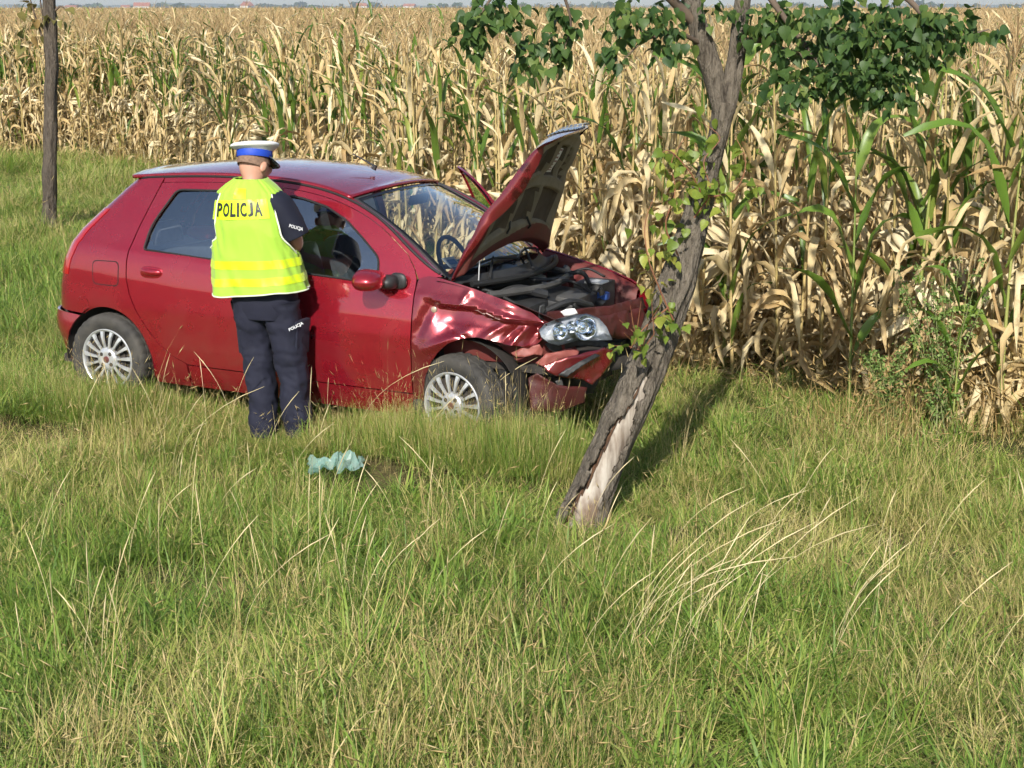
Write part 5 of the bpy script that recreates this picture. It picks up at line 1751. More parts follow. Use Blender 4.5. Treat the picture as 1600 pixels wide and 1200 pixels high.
# head lamp
lampc = cp(905, 517, -0.66)
hl = empty('headlight', lampc, (0, 0, 0), car)
outl = [(842, 516, -0.72), (852, 506, -0.68), (872, 498, -0.62), (895, 492, -0.55), (918, 490, -0.48), (936, 497, -0.43), (948, 511, -0.40), (957, 531, -0.39), (930, 532, -0.46), (900, 533, -0.54), (872, 540, -0.63), (858, 536, -0.68), (846, 527, -0.72)]
O3 = [cp(*p) - lampc for p in outl]
cc = sum(O3, Vector()) / len(O3)
nn = Vector()
for i in range(len(O3)): nn += (O3[i] - cc).cross(O3[(i + 1) % len(O3)] - cc)
nn.normalize()
if nn.dot((MCI @ Vector((0, 0, CAMZ))) - lampc) < 0: nn = -nn
V, F = [], []
RK = 7
for k in range(RK + 1):
    q = k / RK
    for p in O3: V.append(cc.lerp(p, q) + nn * (.014 * (1 - q ** 2.4)))
m_ = len(O3)
for k in range(RK):
    for i in range(m_): F.append((k * m_ + i, k * m_ + (i + 1) % m_, (k + 1) * m_ + (i + 1) % m_, (k + 1) * m_ + i))
mesh_obj('lens', V, F, m_lens, hl)
V, F = [], []
for k in range(5):
    q = (1.0, .98, .9, .6, 0.01)[k]; dp = (0, -.012, -.028, -.042, -.045)[k]
    for p in O3: V.append(cc.lerp(p, q) + nn * dp)
for k in range(4):
    for i in range(m_): F.append((k * m_ + i, k * m_ + (i + 1) % m_, (k + 1) * m_ + (i + 1) % m_, (k + 1) * m_ + i))
mesh_obj('lamp_housing', V, F, pbr('lamp_silver', (.86, .88, .92), .25, .3, var=(.36, .38, .42), vscale=22), hl)
ez = Vector((0, 0, 1)); ex_ = nn.cross(ez).normalized(); ey_ = ex_.cross(nn)
def bowl(name, uv, r_, depth, mat, y):
    c = cp(*uv, y) - lampc + nn * .004
    V, F = [], []
    N_ = 28
    prof = [(1.05, -.006), (1.04, .001), (1.0, .002), (.98, -.004), (.85, -.35 * depth), (.6, -.7 * depth), (.3, -.92 * depth), (.28, -.5 * depth), (.2, -.45 * depth), (.001, -.44 * depth)]
    for (q, h) in prof:
        for k in range(N_):
            a = 2 * math.pi * k / N_
            V.append(c + (ex_ * math.cos(a) + ey_ * math.sin(a)) * r_ * q + nn * h)
    for j in range(len(prof) - 1):
        for k in range(N_): F.append((j * N_ + k, j * N_ + (k + 1) % N_, (j + 1) * N_ + (k + 1) % N_, (j + 1) * N_ + k))
    mesh_obj(name, V, F, mat, hl)
bowl('reflector', (914, 512), .070, .05, m_chrome, -.50)
bowl('reflector', (875, 518), .046, .045, m_chrome, -.62)
bowl('reflector', (893, 511), .034, .04, m_chrome, -.57)
# ------------------------------------------------------------------ the police officer
PX, PY = -1.375, 8.73
m_skin = pbr('skin', (.46, .25, .17), .5, var=(.40, .20, .13), vscale=10)
m_hair = pbr('short_brown_hair', (.13, .08, .055), .8, var=(.26, .16, .11), vscale=60, bump=.3, bscale=400, bdist=.002)
m_navy = pbr('navy_trouser_cloth', (.006, .007, .018), .85, var=(.010, .011, .026), vscale=8, bump=.25, bscale=260, bdist=.002)
m_shirt = pbr('dark_navy_shirt', (.004, .005, .015), .85, var=(.006, .008, .021), vscale=8, bump=.2, bscale=200, bdist=.002)
m_boot = pbr('black_leather', (.012, .012, .012), .35)
m_text = pbr('black_print', (.015, .015, .015), .35)
m_wtext = pbr('white_print', (.75, .76, .78), .5)
m_cblue = pbr('blue_cap_band', (.012, .055, .42), .6)
m_cwhite = pbr('white_cap_cloth', (.78, .78, .76), .6, var=(.70, .70, .68), vscale=12)
def fluo(name, c, tr=.2, rough=.75):
    m, nt, out = mat_new(name)
    t = NT(nt)
    n = t.noise(9, 4, .6, t.obj())
    cc_ = t.mix(n, c, tuple(q * .86 for q in c))
    d = t.n('ShaderNodeBsdfPrincipled'); t.l(cc_, d.inputs['Base Color']); d.inputs['Roughness'].default_value = rough
    d.inputs['Sheen Weight'].default_value = .2
    h = t.noise(420, 2, .5, t.obj()); t.l(t.bump(h, .2, .002), d.inputs['Normal'])
    x = t.n('ShaderNodeBsdfTranslucent'); t.l(cc_, x.inputs['Color'])
    mx = t.n('ShaderNodeMixShader'); mx.inputs[0].default_value = tr
    t.l(d.outputs[0], mx.inputs[1]); t.l(x.outputs[0], mx.inputs[2]); t.l(mx.outputs[0], out.inputs['Surface'])
    return m
m_vest = fluo('fluorescent_yellow_green_cloth', (.40, .66, .055))
m_strip = fluo('yellow_reflective_tape', (.56, .74, .008), .05, .4)
m_pipe = pbr('pale_piping', (.62, .66, .52), .6)

# body: joints with radii, grown into one skin
J = {
 'pelvis': (-.06, 0, .95, .13, .10), 'waist': (-.075, .0, 1.08, .125, .095), 'chest': (-.10, .0, 1.30, .145, .10), 'collar': (-.115, .005, 1.45, .10, .08), 'neck': (-.12, .03, 1.513, .058, .056), 'neck2': (-.12, .05, 1.568, .056, .058),
 'skull': (-.118, .075, 1.638, .079, .090), 'crown': (-.116, .09, 1.693, .074, .085), 'top': (-.116, .10, 1.733, .05, .06),
 'face': (-.095, .125, 1.613, .055, .055), 'chin': (-.088, .135, 1.563, .030, .030), 'nose': (-.06, .205, 1.608, .013, .012),
 'ear_r': (-.036, .085, 1.618, .010, .019), 'ear_l': (-.198, .055, 1.618, .010, .019),
 'sho_r': (.045, .0, 1.44, .065, .065), 'elb_r': (.145, .03, 1.205, .045, .045), 'wri_r': (.03, .235, 1.135, .029, .026), 'palm_r': (-.03, .285, 1.15, .030, .018),
 'sho_l': (-.255, .02, 1.44, .065, .065), 'elb_l': (-.285, .12, 1.20, .045, .045), 'wri_l': (-.18, .27, 1.13, .029, .026), 'palm_l': (-.115, .31, 1.15, .030, .018),
 'hip_r': (.035, 0, .88, .085, .09), 'kne_r': (.085, .025, .50, .055, .06), 'ank_r': (.125, .0, .10, .04, .045), 'toe_r': (.155, .15, .045, .035, .03),
 'hip_l': (-.145, 0, .88, .085, .09), 'kne_l': (-.115, .03, .50, .055, .06), 'ank_l': (-.075, -.02, .10, .04, .045), 'toe_l': (-.085, .13, .045, .035, .03),
}
E_ = [('pelvis', 'waist'), ('waist', 'chest'), ('chest', 'collar'), ('collar', 'neck'), ('neck', 'neck2'), ('neck2', 'skull'), ('skull', 'crown'), ('crown', 'top'), ('skull', 'face'), ('face', 'chin'), ('face', 'nose'), ('skull', 'ear_r'), ('skull', 'ear_l'),
      ('collar', 'sho_r'), ('sho_r', 'elb_r'), ('elb_r', 'wri_r'), ('wri_r', 'palm_r'), ('collar', 'sho_l'), ('sho_l', 'elb_l'), ('elb_l', 'wri_l'), ('wri_l', 'palm_l'),
      ('pelvis', 'hip_r'), ('hip_r', 'kne_r'), ('kne_r', 'ank_r'), ('ank_r', 'toe_r'), ('pelvis', 'hip_l'), ('hip_l', 'kne_l'), ('kne_l', 'ank_l'), ('ank_l', 'toe_l')]
for sd, sg in (('r', -1), ('l', 1)):
    p = Vector(J['palm_' + sd][:3]); w = Vector(J['wri_' + sd][:3])
    f = (p - w).normalized()
    up = Vector((0, 0, 1)); up = (up - f * up.dot(f)).normalized()
    for k, (o, l) in enumerate(((.026, .055), (.009, .066), (-.009, .064), (-.026, .05))):
        a, b, c = 'f%d_%s' % (k, sd), 'g%d_%s' % (k, sd), 'h%d_%s' % (k, sd)
        q = p + up * o + f * .025
        curl = f.cross(up) * sg * -1
        J[a] = (*q, .0095, .009); J[b] = (*(q + f * l * .55 + curl * .012), .0085, .008); J[c] = (*(q + f * l * .75 + curl * .045), .007, .007)
        E_ += [('palm_' + sd, a), (a, b), (b, c)]
    q = w.lerp(p, .55) + up * .03
    J['t0_' + sd] = (*q, .012, .011); J['t1_' + sd] = (*(q + up * .028 + f * .028), .009, .009)
    E_ += [('palm_' + sd, 't0_' + sd), ('t0_' + sd, 't1_' + sd)]
names = list(J)
me = bpy.data.meshes.new('person')
me.from_pydata([J[n][:3] for n in names], [(names.index(a), names.index(b)) for a, b in E_], [])
person = link('person', me, loc=(PX, PY, .0), rot=(0, 0, -.20))
md = person.modifiers.new('skin', 'SKIN'); md.use_smooth_shade = True
me.skin_vertices[0]
for i, n in enumerate(names):
    sv = me.skin_vertices[0].data[i]; sv.radius = J[n][3:5]; sv.use_root = (n == 'pelvis')
md = person.modifiers.new('round', 'SUBSURF'); md.levels = 2; md.render_levels = 2
me.materials.append(m_skin)
tag(person, 'person in yellow POLICJA vest and white cap standing with back turned by the car', 'person')

def loft(rings, n=40, cap0=True, cap1=True, fold=0., fs=(9, 5), seed=0., e=.85):
    """rings: (centre, half width, half depth[, tilt]); fold = cloth wrinkles"""
    V, F = [], []
    for j, rg_ in enumerate(rings):
        c, rx, ry = Vector(rg_[0]), rg_[1], rg_[2]
        t0_ = Vector(rings[max(0, j - 1)][0]); t1_ = Vector(rings[min(len(rings) - 1, j + 1)][0])
        t_ = (t1_ - t0_).normalized()
        if t_.z < 0: t_ = -t_
        ax = Vector((1, 0, 0)); ax = (ax - t_ * ax.dot(t_)).normalized(); ay = t_.cross(ax)
        for k in range(n):
            a = 2 * math.pi * k / n
            ca, sa = math.cos(a), math.sin(a)
            d = ax * rx * math.copysign(abs(ca) ** e, ca) + ay * ry * math.copysign(abs(sa) ** e, sa)
            w = 0
            if fold:
                q = c + d
                w = fold * (mnoise.noise(Vector((q.x * fs[0] + seed, q.y * fs[0], q.z * fs[1] + q.x * 4))) + .5 * (1 - 2 * abs(mnoise.noise(Vector((q.x * fs[0] * 1.6, q.y * fs[0] * 1.6 + seed, q.z * fs[1] * 3.0 + q.x * 9))))))
            V.append(c + d + d.normalized() * w)
    m = len(rings)
    for j in range(m - 1):
        for k in range(n):
            F.append((j * n + k, j * n + (k + 1) % n, (j + 1) * n + (k + 1) % n, (j + 1) * n + k))
    if cap0: F.append(tuple(range(n))[::-1])
    if cap1: F.append(tuple((m - 1) * n + k for k in range(n)))
    return V, F
def dense(rings, k=8):
    A = np.array([[*r_[0], r_[1], r_[2]] for r_ in rings], float)
    u = np.linspace(0, len(A) - 1, (len(A) - 1) * k + 1)
    out = []
    for q in u:
        i = min(int(q), len(A) - 2); t_ = q - i
        p0, p1, p2, p3 = A[max(0, i - 1)], A[i], A[i + 1], A[min(len(A) - 1, i + 2)]
        v = .5 * (2 * p1 + (p2 - p0) * t_ + (2 * p0 - 5 * p1 + 4 * p2 - p3) * t_ ** 2 + (3 * p1 - p0 - 3 * p2 + p3) * t_ ** 3)
        out.append((tuple(v[:3]), v[3], v[4]))
    return out
# trousers
mb = MB()
mb.add(*loft(dense([((-.055, 0, .78), .165, .115), ((-.055, 0, .86), .190, .130), ((-.06, 0, .95), .186, .128), ((-.067, 0, 1.03), .170, .118), ((-.07, 0, 1.06), .166, .115)]), 44, True, True, .006, (8, 6), 1))
LEG = {'r': [((.040, 0, .88), .100, .112), ((.052, .005, .78), .098, .110), ((.068, .015, .65), .090, .098), ((.082, .022, .52), .084, .090), ((.095, .016, .40), .080, .086), ((.11, .005, .27), .078, .084), ((.122, 0, .16), .075, .082), ((.126, 0, .075), .074, .084)],
       'l': [((-.150, 0, .88), .100, .112), ((-.142, .006, .78), .099, .110), ((-.128, .02, .65), .092, .098), ((-.114, .028, .52), .085, .090), ((-.102, .018, .40), .080, .086), ((-.09, .0, .27), .078, .084), ((-.08, -.016, .16), .075, .082), ((-.076, -.02, .075), .074, .084)]}
for sd in 'rl':
    mb.add(*loft(dense(LEG[sd]), 44, False, False, .020, (11, 9), 3 if sd == 'r' else 8))
trs = mb.build('trousers', m_navy, person); sharp(trs, 80)
for sd, sg in (('r', 1), ('l', -1)):
    c = LEG[sd][2][0]
    o = MB().box((c[0] + sg * .088, c[1] - .004, c[2] + .01), (.030, .135, .19), (0, sg * .06, -sg * .25)).build('cargo_pocket', m_navy, trs, bevel=.012)
    MB().box((c[0] + sg * .092, c[1] - .004, c[2] + .095), (.032, .145, .05), (0, sg * .06, -sg * .25)).build('pocket_flap', m_navy, trs, bevel=.008)
    t0_ = LEG[sd][-1][0]
    mbb = MB()
    mbb.add(*loft([((t0_[0], t0_[1] + .02, .0), .052, .085), ((t0_[0], t0_[1] + .02, .03), .055, .09), ((t0_[0], t0_[1], .09), .048, .06), ((t0_[0], t0_[1], .16), .05, .055)], 20))
    mbb.add(*loft([((t0_[0] + .01 * sg, t0_[1] + .12, .0), .048, .085), ((t0_[0] + .01 * sg, t0_[1] + .12, .035), .046, .08), ((t0_[0] + .01 * sg, t0_[1] + .10, .065), .036, .055)], 20))
    mbb.build('boot', m_boot, person)
MB().add(*loft([((-.068, 0, 1.015), .180, .126), ((-.069, 0, 1.055), .178, .124)], 40)).build('belt', m_boot, person)
# shirt with short sleeves
mb = MB()
mb.add(*loft(dense([((-.07, 0, .96), .18, .125), ((-.085, 0, 1.12), .178, .118), ((-.10, 0, 1.3), .19, .118), ((-.112, .0, 1.43), .185, .10), ((-.118, .01, 1.50), .12, .085), ((-.12, .02, 1.545), .066, .066)]), 40, True, False, .004))
SL = {'r': [((-.02, .0, 1.46), .07, .085), ((.045, .0, 1.42), .078, .092), ((.085, .006, 1.36), .080, .090), ((.115, .012, 1.30), .078, .085), ((.140, .018, 1.245), .074, .080)],
      'l': [((-.20, .01, 1.46), .07, .085), ((-.245, .03, 1.42), .074, .086), ((-.262, .05, 1.35), .074, .084), ((-.272, .075, 1.29), .072, .080), ((-.28, .10, 1.235), .068, .076)]}
for sd in 'rl': mb.add(*loft(dense(SL[sd], 5), 28, True, False, .007, (9, 7), 5))
shirt = mb.build('shirt', m_shirt, person); sharp(shirt, 80)
sm = shirt.modifiers.new('thickness', 'SOLIDIFY'); sm.thickness = .003; sm.offset = -1
# vest
VZ = [.925, .96, 1.0, 1.05, 1.10, 1.20, 1.30, 1.38, 1.45, 1.505, 1.545, 1.575]
VRX = [.276, .272, .267, .260, .254, .240, .226, .214, .200, .176, .128, .082]
VRY = [.172, .168, .163, .158, .155, .150, .146, .142, .132, .112, .092, .080]
VCX = [-.080, -.082, -.084, -.088, -.092, -.102, -.112, -.118, -.121, -.122, -.121, -.12]
VCY = [.0, .0, .0, .0, .0, .0, .0, 0., .002, .008, .015, .022]
def vest_pt(a, z, off=0., wr=1.):
    rx, ry, cx, cy2 = (float(np.interp(z, VZ, q)) for q in (VRX, VRY, VCX, VCY))
    ca, sa = math.cos(a), math.sin(a); e = .78
    d = Vector((rx * math.copysign(abs(ca) ** e, ca), ry * math.copysign(abs(sa) ** e, sa), 0))
    p = Vector((cx, cy2, z)) + d
    low = sstep(1.5, 1.1, z)
    w = .017 * low * mnoise.noise(Vector((a * 2.4, z * 3.0, 3.3))) + .012 * (1 - 2 * abs(mnoise.noise(Vector((a * 3.2 + z * 2.5, z * 4.0, 7.1))))) + .005 * mnoise.noise(Vector((a * 9, z * 5, 2.)))
    w += .008 * sstep(1.03, .93, z) * math.sin(a * 5 + 1)
    w *= 1 - .93 * math.exp(-((z - 1.415) / .075) ** 4)
    n = Vector((d.x / (rx * rx), d.y / (ry * ry), 0)).normalized()
    return p + n * (w * wr + off)
def zbot(a): return .932 + .022 * math.cos(a) + .006 * math.sin(a * 4)
NA, NZ = 96, 64
V, F = [], []
for j in range(NZ + 1):
    for i in range(NA):
        a = 2 * math.pi * i / NA
        V.append(vest_pt(a, lerp(zbot(a), 1.578, j / NZ)))
def hole(a, z):
    """arm openings"""
    for a0 in (0.05, math.pi + .1):
        d = abs(math.remainder(a - a0, 2 * math.pi))
        if d < .62 * sstep(1.12, 1.28, z) and 1.17 < z < 1.495: return True
    return False
for j in range(NZ):
    for i in range(NA):
        a = 2 * math.pi * (i + .5) / NA; z = lerp(zbot(a), 1.578, (j + .5) / NZ)
        if hole(a, z): continue
        F.append((j * NA + i, j * NA + (i + 1) % NA, (j + 1) * NA + (i + 1) % NA, (j + 1) * NA + i))
vest = mesh_obj('vest', V, F, m_vest, person)
sm = vest.modifiers.new('thickness', 'SOLIDIFY'); sm.thickness = .004; sm.offset = 0
def band(name, a0, a1, z0, z1, mat, off=.0045, n=60, m=6):
    V = [vest_pt(lerp(a0, a1, i / n), lerp(z0(lerp(a0, a1, i / n)), z1(lerp(a0, a1, i / n)), j / m), off) for j in range(m + 1) for i in range(n + 1)]
    F = [(j * (n + 1) + i, j * (n + 1) + i + 1, (j + 1) * (n + 1) + i + 1, (j + 1) * (n + 1) + i) for j in range(m) for i in range(n)]
    return mesh_obj(name, V, F, mat, vest)
band('reflective_band', 0, 2 * math.pi, lambda a: 1.080 + .012 * math.cos(a), lambda a: 1.128 + .012 * math.cos(a), m_strip, n=96)
band('reflective_band', 0, 2 * math.pi, lambda a: .985 + .018 * math.cos(a), lambda a: 1.030 + .018 * math.cos(a), m_strip, n=96)
PA0, PA1 = -2.62, -.62
band('yoke_patch', -1.75, -1.5, lambda a: 1.475, lambda a: 1.532, m_strip, .004, 10)
MB().tube([vest_pt(a, zbot(a) + .002, .002) for a in np.linspace(0, 2 * math.pi, 97)], .0045, 6, cap=False).build('vest_hem', m_pipe, vest)
for a_c, sg in ((.05, -1), (math.pi + .1, 1)):
    for s2 in (-1, 1):
        pts = [vest_pt(a_c + s2 * (.64 * sstep(1.12, 1.28, z) + .02), z, .003) for z in np.linspace(1.16, 1.50, 26)]
        MB().tube(pts, .005, 6).build('vest_piping', m_pipe, vest)
def text_mesh(txt, size, bold=.0, xs=1.):
    cu = bpy.data.curves.new('txt', 'FONT'); cu.body = txt; cu.size = size; cu.offset = bold; cu.align_x = 'CENTER'; cu.align_y = 'CENTER'; cu.resolution_u = 3
    ob = bpy.data.objects.new('txt', cu); COL.objects.link(ob)
    bpy.context.view_layer.update()
    tm = bpy.data.meshes.new_from_object(ob)
    bpy.data.objects.remove(ob)
    V = [(v.co.x * xs, v.co.y) for v in tm.vertices]; F = [tuple(p.vertices) for p in tm.polygons]
    bpy.data.meshes.remove(tm); bpy.data.curves.remove(cu)
    return V, F
def arc_angle(x, z):
    """angle on the back of the vest that lies x metres right of the middle"""
    lo, hi = -math.pi, 0.
    for _ in range(26):
        mdl = (lo + hi) / 2
        if vest_pt(mdl, z, 0, 0).x - float(np.interp(z, VZ, VCX)) < x: lo = mdl
        else: hi = mdl
    return (lo + hi) / 2
_bx = lambda a: .05 * (vest_pt(a, 1.41, 0, 0).x + .118)
band('lettering_patch', arc_angle(-.185, 1.41), arc_angle(.150, 1.41), lambda a: 1.362 + _bx(a), lambda a: 1.470 + _bx(a), m_strip, .0045)
TV, TF = [], []
pen = 0.
for ch, wd in (('P', .034), ('O', .038), ('L', .031), ('I', .012), ('C', .036), ('J', .030), ('A', .040)):
    gv, gf = text_mesh(ch, .12, .0034)
    x0, x1 = min(p[0] for p in gv), max(p[0] for p in gv); y0, y1 = min(p[1] for p in gv), max(p[1] for p in gv)
    n0 = len(TV)
    TV += [(pen + (p[0] - x0) / (x1 - x0) * wd, ((p[1] - y0) / (y1 - y0) - .5) * .086) for p in gv]
    TF += [tuple(i + n0 for i in f) for f in gf]
    pen += wd + .0075
TV = [(x - (pen - .0075) / 2, y) for x, y in TV]
V = []
for (x, y) in TV:
    xx = x - .018
    a = arc_angle(xx, 1.41)
    V.append(vest_pt(a, 1.418 + .05 * xx + y * .90, .0085))
mesh_obj('lettering', V, TF, m_text, vest)
TV, TF = text_mesh('POLICJA', .025, .0006)
c = LEG['r'][2][0]
Mt = Matrix.Translation((c[0] + .070, c[1] - .075, c[2] + .098)) @ Euler((R(90), 0, R(38))).to_matrix().to_4x4() @ Matrix.Rotation(R(22), 4, 'Z')
mesh_obj('pocket_lettering', [Mt @ Vector((x, y, 0.034)) for x, y in TV], TF, m_wtext, trs)
TV, TF = text_mesh('POLICJA', .025, .0006)
Mt = Matrix.Translation((.165, -.062, 1.315)) @ Euler((R(90), 0, R(48))).to_matrix().to_4x4() @ Matrix.Rotation(R(-18), 4, 'Z')
mesh_obj('sleeve_lettering', [Mt @ Vector((x, y, 0.012)) for x, y in TV], TF, m_wtext, shirt)
# hair and cap: both set on the tilted head
Mhd = Matrix.Translation((-.117, .082, 1.663)) @ Euler((R(-26), R(5), R(-30)), 'ZYX').to_matrix().to_4x4()
V, F = [], []
for j in range(15):
    ph = lerp(-.34, 1.3, j / 14)
    for i in range(32):
        a = 2 * math.pi * i / 32
        front = max(0, math.sin(a))
        if ph < .05 and front > .3: pp = .05
        else: pp = ph
        V.append(Mhd @ Vector((.0835 * math.cos(pp) * math.cos(a), .0995 * math.cos(pp) * math.sin(a) - .004, .095 * math.sin(pp) - .005)))
for j in range(14):
    for i in range(32): F.append((j * 32 + i, j * 32 + (i + 1) % 32, (j + 1) * 32 + (i + 1) % 32, (j + 1) * 32 + i))
mesh_obj('hair', V, F, m_hair, person)
for ex2, sg in ((-.036, 1), (-.198, -1)):                  # outer ears
    o = blob('ear', (0, 0, 0), (.010, .019, .032), m_skin, person, 1., 0., 16, 10)
    o.matrix_local = Mhd @ Matrix.Translation((sg * .086, .004, -.035)) @ Euler((R(-10), 0, sg * -.45)).to_matrix().to_4x4()
Mcap = Mhd @ Matrix.Translation((0, -.006, .026)) @ Euler((R(13), 0, 0)).to_matrix().to_4x4()
def cap_ring(prof, name, mat, par, n=48, cap=False):
    V, F = [], []
    for (r_, z, tilt) in prof:
        for k in range(n):
            a = 2 * math.pi * k / n
            V.append(Mcap @ Vector((r_ * .96 * math.cos(a), r_ * 1.06 * math.sin(a), z + tilt * math.sin(a))))
    for j in range(len(prof) - 1):
        for k in range(n): F.append((j * n + k, j * n + (k + 1) % n, (j + 1) * n + (k + 1) % n, (j + 1) * n + k))
    if cap: F.append(tuple((len(prof) - 1) * n + k for k in range(n)))
    return mesh_obj(name, V, F, mat, par)
capo = cap_ring([(.098, .034, .0), (.104, .040, .004), (.122, .052, .010), (.133, .060, .014), (.137, .068, .016), (.133, .076, .016), (.117, .083, .014), (.08, .087, .008), (.03, .089, .002), (.001, .089, 0)], 'cap', m_cwhite, person)
cap_ring([(.0965, -.004, 0), (.0985, .0, 0), (.0995, .037, 0), (.0975, .042, 0)], 'cap_band', m_cblue, capo)
V, F = [], []
for j in range(8):
    q = j / 7
    for i in range(25):
        a = lerp(R(18), R(162), i / 24)
        ext = .062 * math.sin(math.pi * i / 24) ** .6 * q
        V.append(Mcap @ Vector(((.096 + ext * .55) * .97 * math.cos(a), (.096 + ext) * 1.06 * math.sin(a), .002 - ext * .75)))
F = [(j * 25 + i, j * 25 + i + 1, (j + 1) * 25 + i + 1, (j + 1) * 25 + i) for j in range(7) for i in range(24)]
pk = mesh_obj('cap_peak', V, F, m_blkg, capo)
sm = pk.modifiers.new('thickness', 'SOLIDIFY'); sm.thickness = .003
# notebook in the hands
nb = MB().box((-.045, .345, 1.165), (.12, .012, .16), (R(-55), 0, 0)).build('notebook', m_cwhite, bevel=.003)
nb.parent = None
nb.matrix_world = person.matrix_basis
tag(nb, 'small white notebook held in the hands of the police officer', 'notebook')
# ------------------------------------------------------------------ crumpled plastic sheet on the grass
m_bag, nt, out = mat_new('pale_green_plastic_film')
t = NT(nt)
d = t.n('ShaderNodeBsdfPrincipled'); d.inputs['Base Color'].default_value = (.46, .64, .58, 1); d.inputs['Roughness'].default_value = .25
x = t.n('ShaderNodeBsdfTranslucent'); x.inputs['Color'].default_value = (.26, .52, .47, 1)
mx = t.n('ShaderNodeMixShader'); mx.inputs[0].default_value = .4
t.l(d.outputs[0], mx.inputs[1]); t.l(x.outputs[0], mx.inputs[2])
tp = t.n('ShaderNodeBsdfTransparent'); tp.inputs[0].default_value = (.75, .92, .88, 1)
m2 = t.n('ShaderNodeMixShader'); m2.inputs[0].default_value = .5
t.l(mx.outputs[0], m2.inputs[1]); t.l(tp.outputs[0], m2.inputs[2]); t.l(m2.outputs[0], out.inputs['Surface'])
def bag_pt(u, v):
    rx = lerp(-.24, .20, u); ry = lerp(-.10, .12, v)
    h = .10 * math.exp(-((rx - .06) / .10) ** 2 - ((ry - .02) / .09) ** 2) + .03 * math.exp(-((rx + .14) / .08) ** 2)
    q = Vector((rx * 14, ry * 14, .7))
    w = 1 - 2 * abs(mnoise.noise(q)); w2 = 1 - 2 * abs(mnoise.noise(q * 2.3 + Vector((4, 1, 0))))
    pinch = 1 - .6 * math.exp(-((rx + .07) / .05) ** 2)
    return Vector((rx * .68 + .03 * mnoise.noise(q * 1.3), ry * pinch * (1 + .25 * mnoise.noise(q * .7 + Vector((0, 8, 0)))), .085 + h * (.35 + .55 * w) + .034 * w + .022 * w2))
bp = pix_at(530, 745, 8.0)
bag = grid_obj('plastic_sheet', bag_pt, 17, 9, m_bag, None, u0=0, u1=1)
for p in bag.data.polygons: p.use_smooth = False
bag.location = (bp.x, 8.0, terrain(bp.x, 8.0)); bag.rotation_euler = (0, 0, .12)
tag(bag, 'crumpled pale green plastic sheet lying on the grass below the red car', 'plastic sheet')

# ------------------------------------------------------------------ weeds in the edge of the crop
m_weed = leaf_mat('weed_leaf', [(0, (.12, .21, .05)), (.5, (.21, .32, .085)), (1, (.34, .42, .14))], .42, .5, .3, per_obj=.2)
m_wstem = pbr('weed_stem', (.14, .18, .06), .6, var=(.22, .20, .09), vscale=10)
def weed(name, x, y, h, n, label, seed, spread=.25):
    r = np.random.default_rng(seed)
    w = empty(name, (x, y, terrain(x, y)))
    tag(w, label, 'weed')
    V, F, T, n0 = [], [], [], 0
    for k in range(n):
        a = r.uniform(0, 6.28); sp = r.uniform(.1, 1) * spread; hh = h * r.uniform(.6, 1)
        p0 = Vector((r.normal(0, .03), r.normal(0, .03), 0)); p1 = Vector((math.cos(a) * sp * .4, math.sin(a) * sp * .4, hh * .5)); p2 = Vector((math.cos(a) * sp, math.sin(a) * sp, hh))
        C, _, _ = smooth_path([p0, p1, p2], [1, 1, 1], 14)
        MB().tube([tuple(c) for c in C], list(np.linspace(.0055, .0018, 14)), 5).build('stem', m_wstem, w)
        for i in range(2, 14):
            for q in range(3):                              # side shoots set with small leaves
                aa = r.uniform(0, 6.28); l = r.uniform(.05, .15) * (1.3 - i / 14)
                d_ = Vector((math.cos(aa), math.sin(aa), r.uniform(.2, 1.0))).normalized()
                for g in range(6):
                    pp = Vector(C[i]) + d_ * l * (g + .5) / 6 + Vector(r.normal(0, .007, 3))
                    s = r.uniform(.011, .022)
                    v, f = LEAF_V[int(r.integers(5))]
                    M = np.array(Euler((r.normal(0, .6), r.normal(.2, .6), r.uniform(0, 6.28))).to_matrix())
                    V.append((v[:12] * s) @ M.T + np.array(tuple(pp))); F += [tuple(j + n0 for j in ff) for ff in f[:-1]]; T += [r.uniform()] * 12; n0 += 12
    me = new_mesh('foliage', np.concatenate(V), F, m_weed); set_tint(me, T)
    fo_ = link('foliage', me, w); fo_['kind'] = 'stuff'
wp = pix_at(1470, 655, 9.0)
weed('leafy_weed', wp.x, 9.0, 1.38, 10, 'bushy green weed with fine leaves at the edge of the maize on the right', 5, .34)
wp = pix_at(1390, 640, 9.2)
weed('leafy_weed', wp.x, 9.2, .60, 7, 'low green weed at the foot of the fresh green maize plant', 6, .22)

